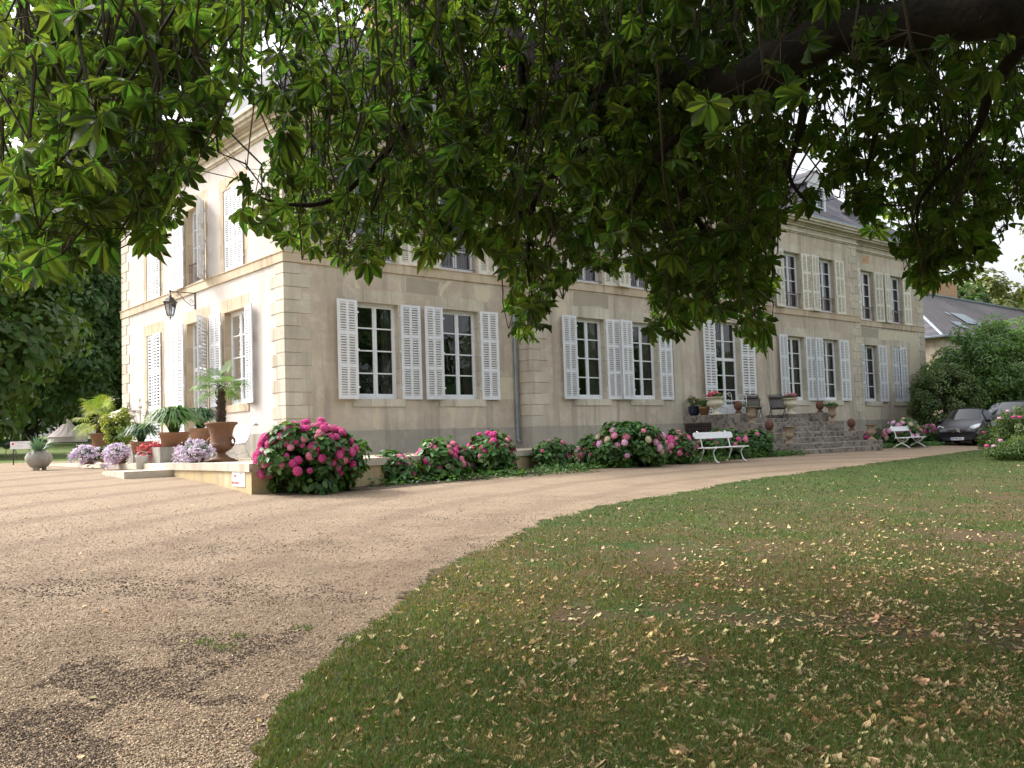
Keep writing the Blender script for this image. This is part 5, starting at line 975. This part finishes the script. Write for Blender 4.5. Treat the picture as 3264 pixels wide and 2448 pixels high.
# ------------------------------------------------------------------ the horse chestnut overhead
ct = empty('chestnut_tree', (0, 0, 0), 0, 'huge horse chestnut whose leafy boughs hang over the whole view', 'tree')
lf = []                                           # one leaflet: midrib m0 m1 m2 and two edges, folded along the rib
EDG = [(.22, .07), (.42, .155), (.62, .225), (.78, .225), (.91, .13)]
def leaf_template():
    v, f = [], []
    for ang, ln in ((0, 1), (42, .95), (-42, .95), (84, .80), (-84, .80), (128, .56), (-128, .56)):
        a = R(ang); c, s = math.cos(a), math.sin(a); k = len(v); P = [(0.06, 0, 0), (.42, 0, -.035), (.78, 0, -.10), (1., 0, -.20)]
        for sg in (1, -1):
            for i, (t_, w_) in enumerate(EDG): P.append((t_, sg * w_ * (1 + .10 * (i % 2)), .045 - .16 * t_ * t_ + .02 * (i % 2)))
        v += [((x * c - y * s) * ln, (x * s + y * c) * ln, z * ln - .10 * abs(math.sin(a / 2)) * x * x) for x, y, z in P]
        for o in (4, 9): f += [(k, k + o, k + 1), (k + 1, k + o, k + o + 1), (k + 1, k + o + 1, k + o + 2), (k + 1, k + o + 2, k + 2), (k + 2, k + o + 2, k + o + 3), (k + 2, k + o + 3, k + o + 4), (k + 2, k + o + 4, k + 3)]
    # petiole
    k = len(v); v += [(0, .012, 0), (0, -.012, 0), (-.55, .008, .10), (-.55, -.008, .10)]; f += [(k, k + 1, k + 3), (k, k + 3, k + 2)]
    return np.array(v), np.array(f)
LV, LF = leaf_template()
def chestnut_leaves(name, pos, size, hang, parent, m):
    n = len(pos); az = rng.uniform(0, 2 * pi, n); pitch = np.where(rng.random(n) < hang, rng.uniform(-1.35, -.6, n), rng.uniform(-.5, .15, n)); roll = rng.normal(0, .5, n)
    ax = np.stack([np.cos(az) * np.cos(pitch), np.sin(az) * np.cos(pitch), np.sin(pitch)], 1); up = np.array([0, 0, 1.]) - ax * ax[:, 2:3]; up /= np.linalg.norm(up, axis=1)[:, None]; sd_ = np.cross(up, ax)
    u2 = up * np.cos(roll)[:, None] + sd_ * np.sin(roll)[:, None]; s2 = np.cross(u2, ax); dr = rng.uniform(.5, 2.6, n)
    Lv = LV[None].repeat(n, 0) * np.stack([rng.uniform(.85, 1.1, n), rng.uniform(.7, 1.08, n), np.ones(n)], 1)[:, None]; Lv[:, :, 2] += rng.normal(0, .35, (n, 1)) * Lv[:, :, 0] * Lv[:, :, 1] + rng.normal(0, .22, (n, 1)) * Lv[:, :, 0] ** 2; Lz = Lv[:, :, 2] * dr[:, None]
    v = pos[:, None] + size[:, None, None] * (Lv[:, :, 0:1] * ax[:, None] + Lv[:, :, 1:2] * s2[:, None] + Lz[:, :, None] * u2[:, None])
    f = (np.arange(n)[:, None, None] * len(LV) + LF[None]).reshape(-1, 3); return npm(name, v.reshape(-1, 3), f, m, parent)
K = 3264 / 2212.
REG = [  # outline (in 2212 px units), depth range, leaves per cluster, clusters, hanging share, spread
    ([(-60, -60), (480, -60), (475, 150), (520, 260), (500, 330), (440, 350), (400, 430), (395, 500), (340, 560), (270, 520), (225, 600), (130, 590), (60, 640), (-60, 640)], (3.6, 7.5), 230, .6),
    ([(460, -60), (1060, -60), (1010, 300), (900, 470), (850, 570), (790, 600), (700, 575), (640, 560), (560, 510), (505, 470), (495, 415), (500, 370), (560, 330), (590, 275), (565, 235), (500, 235), (465, 150)], (5.4, 9.5), 215, .8),
    ([(980, -60), (1740, -60), (1725, 250), (1715, 330), (1710, 450), (1680, 520), (1695, 600), (1665, 765), (1590, 745), (1560, 690), (1500, 720), (1425, 765), (1360, 725), (1395, 620), (1300, 600), (1260, 590), (1210, 655), (1160, 750), (1095, 750), (1085, 640), (1075, 565), (980, 545), (930, 590), (870, 560), (860, 480), (900, 420)], (5.4, 10), 640, .7),
    ([(1700, -60), (2280, -60), (2280, 400), (2210, 450), (2185, 510), (2130, 585), (2060, 625), (1985, 665), (1955, 600), (1890, 535), (1840, 460), (1790, 430), (1730, 320), (1715, 200)], (6.2, 10), 225, .5),
    ([(1250, -60), (2280, -60), (2280, 200), (1900, 210), (1560, 280), (1300, 270)], (4.7, 5.6), 26, .6),
    ([(1690, 420), (1830, 380), (1840, 420), (1740, 480)], (6.5, 7.5), 9, .5), ([(1970, 500), (2060, 560), (2060, 620), (1985, 640)], (6.5, 7.5), 10, .6)]
cent, csz = [], []
twig = MB()
for poly, (d0, d1), n, hg in REG:
    P = np.array(poly); k = 0; bx = P.min(0), P.max(0)
    while k < n:
        q = rng.uniform(bx[0], bx[1]); 
        if not inpoly(np.array([q[0]]), np.array([q[1]]), poly)[0]: continue
        k += 1; d = rng.uniform(d0, d1); c = W(q[0] * K, q[1] * K, d); cent.append((c, d, hg))
allp, alls, allh = [], [], []
for c, d, hg in cent:
    nl = rng.integers(4, 8); p = c + rng.normal(size=(nl, 3)) * np.array([.17, .17, .15]); px, py, _ = proj3 = (1632 + F * ((p - CAM) @ RT) / ((p - CAM) @ FW), 1224 - F * ((p - CAM) @ UP) / ((p - CAM) @ FW), 0)
    ins = np.zeros(nl, bool)
    for poly, _, _, _ in REG: ins |= inpoly(px / K, py / K, poly) & inpoly(px / K, py / K + 28 * 6 / d, poly) & inpoly(px / K + 18, py / K, poly) & inpoly(px / K - 18, py / K, poly)
    p = p[ins]; allp.append(p); alls.append(rng.uniform(.065, .15, len(p))); allh.append(np.full(len(p), hg))
    if len(p) and rng.random() < .75:                # the drooping twig that carries them
        top = c + np.array([rng.normal(0, .25), rng.normal(0, .25), rng.uniform(.5, 1.3)]); mid = (c + top) / 2 + rng.normal(0, .09, 3); m2 = (c + mid) / 2 + rng.normal(0, .04, 3)
        tq = (top - CAM); tz = tq @ FW; tx, ty = (1632 + F * (tq @ RT) / tz) / K, (1224 - F * (tq @ UP) / tz) / K
        if not (ty < -40 or any(inpoly(np.array([tx, tx]), np.array([ty, ty + 40]), po).all() for po, _, _, _ in REG)): continue
        twig.tube([top, mid, m2, c, c + np.array([rng.normal(0, .05), rng.normal(0, .05), .06])], [.009, .007, .006, .005, .003], 4)
        for pp in p: twig.tube([c, pp], [.003, .002], 3)
# the part of the crown above and behind the camera, and beyond the frame
n = 1700; a = rng.uniform(0, 2 * pi, n); r_ = 10.5 * np.sqrt(rng.random(n)); cc = CAM + np.array([FW[0], FW[1], 0]) * 1.0 + RT * 2.8
q = np.stack([cc[0] + r_ * np.cos(a), cc[1] + r_ * np.sin(a), rng.uniform(4.4, 9.5, n) - .022 * r_ ** 2], 1)
px, py, zz = 1632 + F * ((q - CAM) @ RT) / ((q - CAM) @ FW), 1224 - F * ((q - CAM) @ UP) / ((q - CAM) @ FW), (q - CAM) @ FW
sunny = ((q - CAM) @ np.array([FW[0], FW[1], 0]) > 1.0) & ((q - CAM) @ np.array([RT[0], RT[1], 0]) < 1.0)
out = ((zz < .3) | (py < -150)) & ~(sunny & (rng.random(n) < .85)); out &= (zz < .3) | (py < -150) | (px < -250) | (px > 3500); q = q[out]
q = (q[:, None] + rng.normal(0, .45, (len(q), 5, 3))).reshape(-1, 3)
zz = (q - CAM) @ FW; px, py = 1632 + F * ((q - CAM) @ RT) / zz, 1224 - F * ((q - CAM) @ UP) / zz; q = q[(zz < .3) | (py < -120) | (px < -250) | (px > 3480)]
allp.append(q); alls.append(rng.uniform(.17, .26, len(q))); allh.append(np.full(len(q), .15))
n = 620; px = rng.uniform(1250, 3700, n); py = -140 - 1700 * rng.random(n); d = rng.uniform(5.5, 11, n)      # the thick of the crown, over the top of the frame
q = np.array([W(a, b, c) for a, b, c in zip(px, py, d)])[:, None] + rng.normal(0, .35, (n, 6, 3)); q = q.reshape(-1, 3); zz = (q - CAM) @ FW; py = 1224 - F * ((q - CAM) @ UP) / zz; q = q[py < -60]
allp.append(q); alls.append(rng.uniform(.15, .24, len(q))); allh.append(np.full(len(q), .3))
allp = np.concatenate(allp); alls = np.concatenate(alls); allh = np.concatenate(allh)
chestnut_leaves('crown', allp, alls, allh, ct, M['chestnut']); twig.build('twigs', M['twig'], ct)
RTh = np.array([RT[0], RT[1], 0]); FWh = np.array([FW[0], FW[1], 0])
tb_ = CAM + RTh * 6.2 + FWh * 4.2; tb_[2] = float(gz(tb_[0], tb_[1]))
mb = MB(); mb.tube([tb_ + np.array([0, 0, -.3]), tb_ + np.array([0, 0, .3]), tb_ + np.array([.05, 0, 1.6]), tb_ + np.array([0, .1, 3.4]), tb_ + np.array([-.1, .1, 5.2]), tb_ + np.array([0, .2, 8])], [.85, .62, .5, .46, .42, .3], 16); mb.build('trunk', M['bark'], ct, True)
def limb(pts, rs):
    P = [np.array(W(x * K, y * K, d)) if len(t_) == 3 else np.array(t_[0]) for t_ in pts for x, y, d in ([t_] if len(t_) == 3 else [(0, 0, 1)])]
    Q, Rr = [], []                                   # smooth with Catmull-Rom and give the bark some knots
    for i in range(len(P) - 1):
        p0, p1, p2, p3 = P[max(i - 1, 0)], P[i], P[i + 1], P[min(i + 2, len(P) - 1)]
        for k in range(6):
            t = k / 6; Q.append(.5 * ((2 * p1) + (-p0 + p2) * t + (2 * p0 - 5 * p1 + 4 * p2 - p3) * t * t + (-p0 + 3 * p1 - 3 * p2 + p3) * t ** 3)); Rr.append((rs[i] + (rs[i + 1] - rs[i]) * t) * (1 + .10 * math.sin(i * 3 + k * 1.7)))
    Q.append(P[-1]); Rr.append(rs[-1]); mb = MB(); mb.tube(Q, Rr, 10); mb.build('limb', M['bark'], ct, True)
tt = tb_ + np.array([-.05, .1, 4.6])
limb([(tt,), (2330, -10, 5.0), (2150, 25, 5.0), (1950, 50, 5.1), (1790, 80, 5.2), (1650, 150, 5.3), (1560, 185, 5.4), (1450, 160, 5.6), (1330, 215, 5.8), (1220, 165, 6.2), (1120, 80, 6.6), (1040, 0, 7), (980, -90, 7.5)], [.26, .15, .135, .125, .12, .12, .10, .09, .085, .07, .06, .055, .04])
limb([(tt + np.array([0, 0, .8]),), (2150, -120, 5.6), (1500, -180, 4.8), (900, -150, 4.8), (440, -60, 5.0), (395, 90, 5.4), (365, 190, 5.8), (270, 330, 6.2), (230, 460, 6.4)], [.24, .20, .16, .13, .10, .07, .055, .04, .02])
limb([(1700, 120, 5.25), (1735, 220, 5.4), (1722, 300, 5.6), (1705, 380, 5.8), (1745, 440, 5.8)], [.06, .03, .02, .014, .006]); limb([(1600, 170, 5.3), (1500, 260, 5.5), (1420, 340, 5.6), (1370, 430, 5.8), (1330, 500, 5.9)], [.06, .035, .025, .018, .008])
limb([(1450, 160, 5.6), (1505, 320, 5.8), (1480, 420, 6), (1530, 520, 6.2), (1525, 600, 6.3)], [.05, .03, .025, .018, .008]); limb([(1120, 80, 6.6), (1130, 260, 6.6), (1110, 360, 6.6), (1125, 470, 6.6), (1100, 560, 6.6)], [.04, .03, .022, .016, .008])
limb([(1040, 0, 7), (960, 120, 7), (840, 320, 6.7), (720, 430, 6.5), (610, 440, 6.4), (540, 415, 6.3)], [.04, .035, .028, .02, .012, .005])
limb([(2100, 30, 5.0), (1950, 150, 5.6), (1900, 260, 6), (1870, 380, 6.2)], [.05, .03, .02, .008]); limb([(2280, 5, 5.0), (2150, 180, 5.8), (2100, 300, 6.2), (1990, 430, 6.6), (1985, 520, 6.8)], [.06, .035, .022, .012, .006])
limb([(1330, 215, 5.8), (1250, 330, 5.9), (1160, 420, 6.0), (1140, 560, 6.0), (1150, 640, 6.0)], [.04, .028, .02, .012, .006]); limb([(980, -90, 7.5), (900, 60, 6.6), (890, 200, 6.4), (850, 330, 6.4), (800, 470, 6.4)], [.04, .03, .02, .014, .006])

# ------------------------------------------------------------------ parked cars
M['carpaint'] = mat('black_car_paint', (.010, .009, .013), .3, coat=.2, spec=.4); M['carglass'] = mat('car_glass', (.02, .023, .028), .06, coat=.4, spec=.6); M['tyre'] = mat('tyre', (.02, .02, .02), .9); M['alloy'] = mat('wheel_cover', (.45, .46, .48), .4, metal=.6)
M['lampglass'] = mat('headlight_glass', (.62, .66, .70), .12, coat=1.); M['plate'] = mat('number_plate', (.72, .74, .76), .5); M['chrome'] = mat('chrome', (.75, .76, .78), .2, metal=1.); M['trim'] = mat('black_plastic', (.02, .02, .022), .6); M['eublue'] = mat('plate_blue', (.05, .10, .35), .5)
def car(loc, rz, s, prof, hw, label, plate=None, detail=True):
    """prof: stations (x from the nose, low z, bonnet or roof z, belt z, half width share)"""
    t = empty('parked_car', loc, rz, label, 'car', 'dark cars parked at the end of the drive'); t.scale = (s, s, s)
    def sect(x, zl, zt, zb, wf, top):
        w_ = hw * wf; P = [(0, zl), (w_ * .82, zl), (w_ * .97, zl + .10), (w_ * 1.0, zl + .28), (w_ * .99, (zl + zb) / 2 + .08), (w_ * .955, zb), (w_ * (.955 - .17 * top) , zb + (zt - zb) * .55), (w_ * (.93 - .26 * top), zb + (zt - zb) * .86), (w_ * (.72 - .12 * top), zt - .01), (0, zt + .015)]
        return [(x, y, z) for y, z in P]
    rows = [sect(*p) for p in prof]; m_ = len(rows[0]); mb = MB(); vs = [(x, y, z) for r in rows for x, y, z in r] + [(x, -y, z) for r in rows for x, y, z in r]; nr = len(rows) * m_; fs = []
    for i in range(len(rows) - 1):
        for j in range(m_ - 1):
            a = i * m_ + j; fs += [(a, a + 1, a + m_ + 1, a + m_), (nr + a, nr + a + m_, nr + a + m_ + 1, nr + a + 1)]
    fs += [tuple(range(m_)) + tuple(nr + k for k in range(m_ - 2, 0, -1)), tuple(reversed([nr - m_ + k for k in range(m_)] + [2 * nr - m_ + k for k in range(m_ - 2, 0, -1)]))]
    mb.add(vs, fs); o = mb.build('body', M['carpaint'], t, True); import bmesh
    bm = bmesh.new(); bm.from_mesh(o.data); bmesh.ops.remove_doubles(bm, verts=bm.verts, dist=.0005); bmesh.ops.recalc_face_normals(bm, faces=bm.faces); bm.to_mesh(o.data); bm.free(); sub = o.modifiers.new('s', 'SUBSURF'); sub.levels = sub.render_levels = 2
    gi = [i for i, p in enumerate(prof) if p[5] > .5]; g0, g1 = gi[0], gi[-1]; k0 = g0 - 1
    a, b = prof[k0], prof[g0]                           # windscreen between the cowl and the first roof station
    e = .022; P = []
    for u in (0.06, .35, .65, .93):
        x = a[0] + (b[0] - a[0]) * u; z = a[2] + (b[2] - a[2]) * (u ** .92) ; wy = hw * (.80 - .20 * u)
        for v in (-1, -.66, -.33, 0, .33, .66, 1): P.append((x - .02 + .05 * v * v, wy * v, z + e + .012 - .035 * v * v))
    mb = MB(); mb.add(P, [(r * 7 + c, r * 7 + c + 1, (r + 1) * 7 + c + 1, (r + 1) * 7 + c) for r in range(3) for c in range(6)]); mb.build('windscreen', M['carglass'], t, True)
    for sg in (1, -1):
        pts = []
        for i in range(g0, g1 + 1):
            p = prof[i]; zb, zt = p[3], p[2]; pts += [(p[0], sg * hw * p[4] * .968, zb + .03), (p[0], sg * hw * p[4] * (.955 - .235) + sg * .012, zb + (zt - zb) * .78)]
        mb = MB(); mb.add(pts, [(2 * k, 2 * k + 1, 2 * k + 3, 2 * k + 2) for k in range(len(pts) // 2 - 1)]); mb.build('side_window', M['carglass'], t, True)
    L = prof[-1][0]
    for wx in (.72, L - .72):
        for sg in (1, -1):
            mb = MB(); Mx = Matrix.Translation((wx, sg * (hw - .09), .30)) @ Matrix.Rotation(pi / 2, 4, 'X'); mb.lathe([(.20, -.10), (.285, -.095), (.30, -.05), (.30, .05), (.285, .095), (.20, .10)], 28); wo2 = mb.build('wheel', M['tyre'], t, True, M=Mx)
            mb = MB(); mb.lathe([(.02, .105 * -sg), (.10, .112 * -sg), (.19, .10 * -sg)], 20); mb.build('rim', M['alloy'], wo2, True, M=Mx)
    if detail:
        for sg in (1, -1):
            mb = MB(); mb.add([(.235, sg * .36, .60), (.10, sg * .42, .585), (.17, sg * .66, .62), (.33, sg * .775, .70), (.50, sg * .79, .80), (.44, sg * .70, .80), (.26, sg * .52, .735)], [(0, 1, 2, 6), (2, 3, 5, 6), (3, 4, 5)]);
            mb.v = [(x - .055, y * 1.0, z + .005) for x, y, z in mb.v]; o = mb.build('headlight', M['lampglass'], t); o.modifiers.new('s', 'SOLIDIFY').thickness = -.05
            mb = MB(); mb.lathe([(.055, -.01), (.055, .01), (.03, .02)], 16); mb.build('fog_light', M['lampglass'], t, M=Matrix.Translation((-.005 + .09, sg * .60, .33)) @ Matrix.Rotation(-pi / 2, 4, 'Y'))
            mb = MB(); mb.lathe([(.02, -.10), (.08, -.07), (.085, .05), (.05, .10)], 12); mb.build('mirror', M['carpaint'], t, True, M=Matrix.Translation((1.18, sg * (hw + .08), .98)) @ Matrix.Rotation(pi / 2, 4, 'X'))
        mb = MB()
        for z in (.50, .555, .61): mb.box(-.022 + (z - .5) * .35, .02, -.36, .36, z, z + .022)
        mb.build('grille', M['trim'], t, bevel=.004); mb = MB()
        for k in (0, .07): mb.add([(-.032, -.13, .545 + k), (-.04, 0, .62 + k), (-.032, .13, .545 + k), (-.032, .13, .515 + k), (-.04, 0, .585 + k), (-.032, -.13, .515 + k)], [(0, 1, 4, 5), (1, 2, 3, 4)])
        o = mb.build('emblem', M['chrome'], t); o.modifiers.new('s', 'SOLIDIFY').thickness = .02
        mb = MB(); mb.box(-.01, .06, -.55, .55, .20, .30); mb.build('lower_intake', M['trim'], t, bevel=.01)
        mb = MB(); mb.box(-.045, -.02, -.26, .26, .215, .325); pl = mb.build('number_plate', M['plate'], t); mb = MB(); mb.box(-.048, -.044, .215, .26, .215, .325); mb.build('blue_band', M['eublue'], pl)
        mm = Matrix.Translation((-.050, 0, .270)) @ Matrix.Rotation(-pi / 2, 4, 'Z') @ Matrix.Rotation(pi / 2, 4, 'X'); text(plate, .085, mm, M['trim'], pl, bold=.001)
        mb = MB(); mb.tube([(1.02, -.1, .985), (1.0, .5, .99)], .010, 4); mb.tube([(1.0, .1, .985), (1.0, -.55, .985)], .010, 4); mb.build('wipers', M['trim'], t)
    return t
C3 = [(0.03, .24, .47, .42, .80, 0), (0, .20, .60, .50, .88, 0), (.16, .17, .72, .58, .95, 0), (.45, .16, .84, .72, .985, 0), (.95, .16, .965, .86, 1, 0), (1.62, .16, 1.46, .93, 1, 1), (2.3, .16, 1.52, .95, 1, 1), (3.0, .16, 1.48, .98, .99, 1), (3.45, .18, 1.36, 1.0, .965, 1), (3.72, .22, 1.05, .90, .94, 0), (3.84, .28, .80, .70, .90, 0)]
VAN = [(0.03, .26, .55, .48, .80, 0), (0, .22, .72, .60, .88, 0), (.18, .2, .88, .72, .95, 0), (.55, .2, 1.0, .86, .985, 0), (.98, .2, 1.10, .98, 1, 0), (1.9, .2, 1.68, 1.06, 1, 1), (2.7, .2, 1.76, 1.08, 1, 1), (3.8, .2, 1.75, 1.1, 1, 1), (4.35, .22, 1.66, 1.12, .97, 1), (4.55, .25, 1.2, 1.0, .95, 0), (4.65, .3, .9, .8, .92, 0)]
g = G(3052, 1421); car((g.x, g.y, float(gz(g.x, g.y)) + .01), R(10), 1.10, C3, .83, 'small black hatchback parked nose towards the drive', 'AE-749-GX')
g = W(3150, 1400, 41.3); car((g[0], g[1], float(gz(g[0], g[1]))), R(-4), 1.15, VAN, .90, 'larger dark people carrier parked behind the black hatchback', None, False)

# ------------------------------------------------------------------ unseen trees added behind the camera to darken window panes and ambient light
q = []
for i in range(15):
    a, nr = clumps(1500, (-75 + 13 * i, -62 - 6 * math.sin(i * 1.7), 9), (9, 6, 10 + 2 * math.sin(i * 2.3)), 40, 2.6, .3, .2); q.append(a)
tag(leafcloud('added_woodland', np.concatenate(q), 1.5, M['tree_dark'], None, .7, .3), kind='stuff')
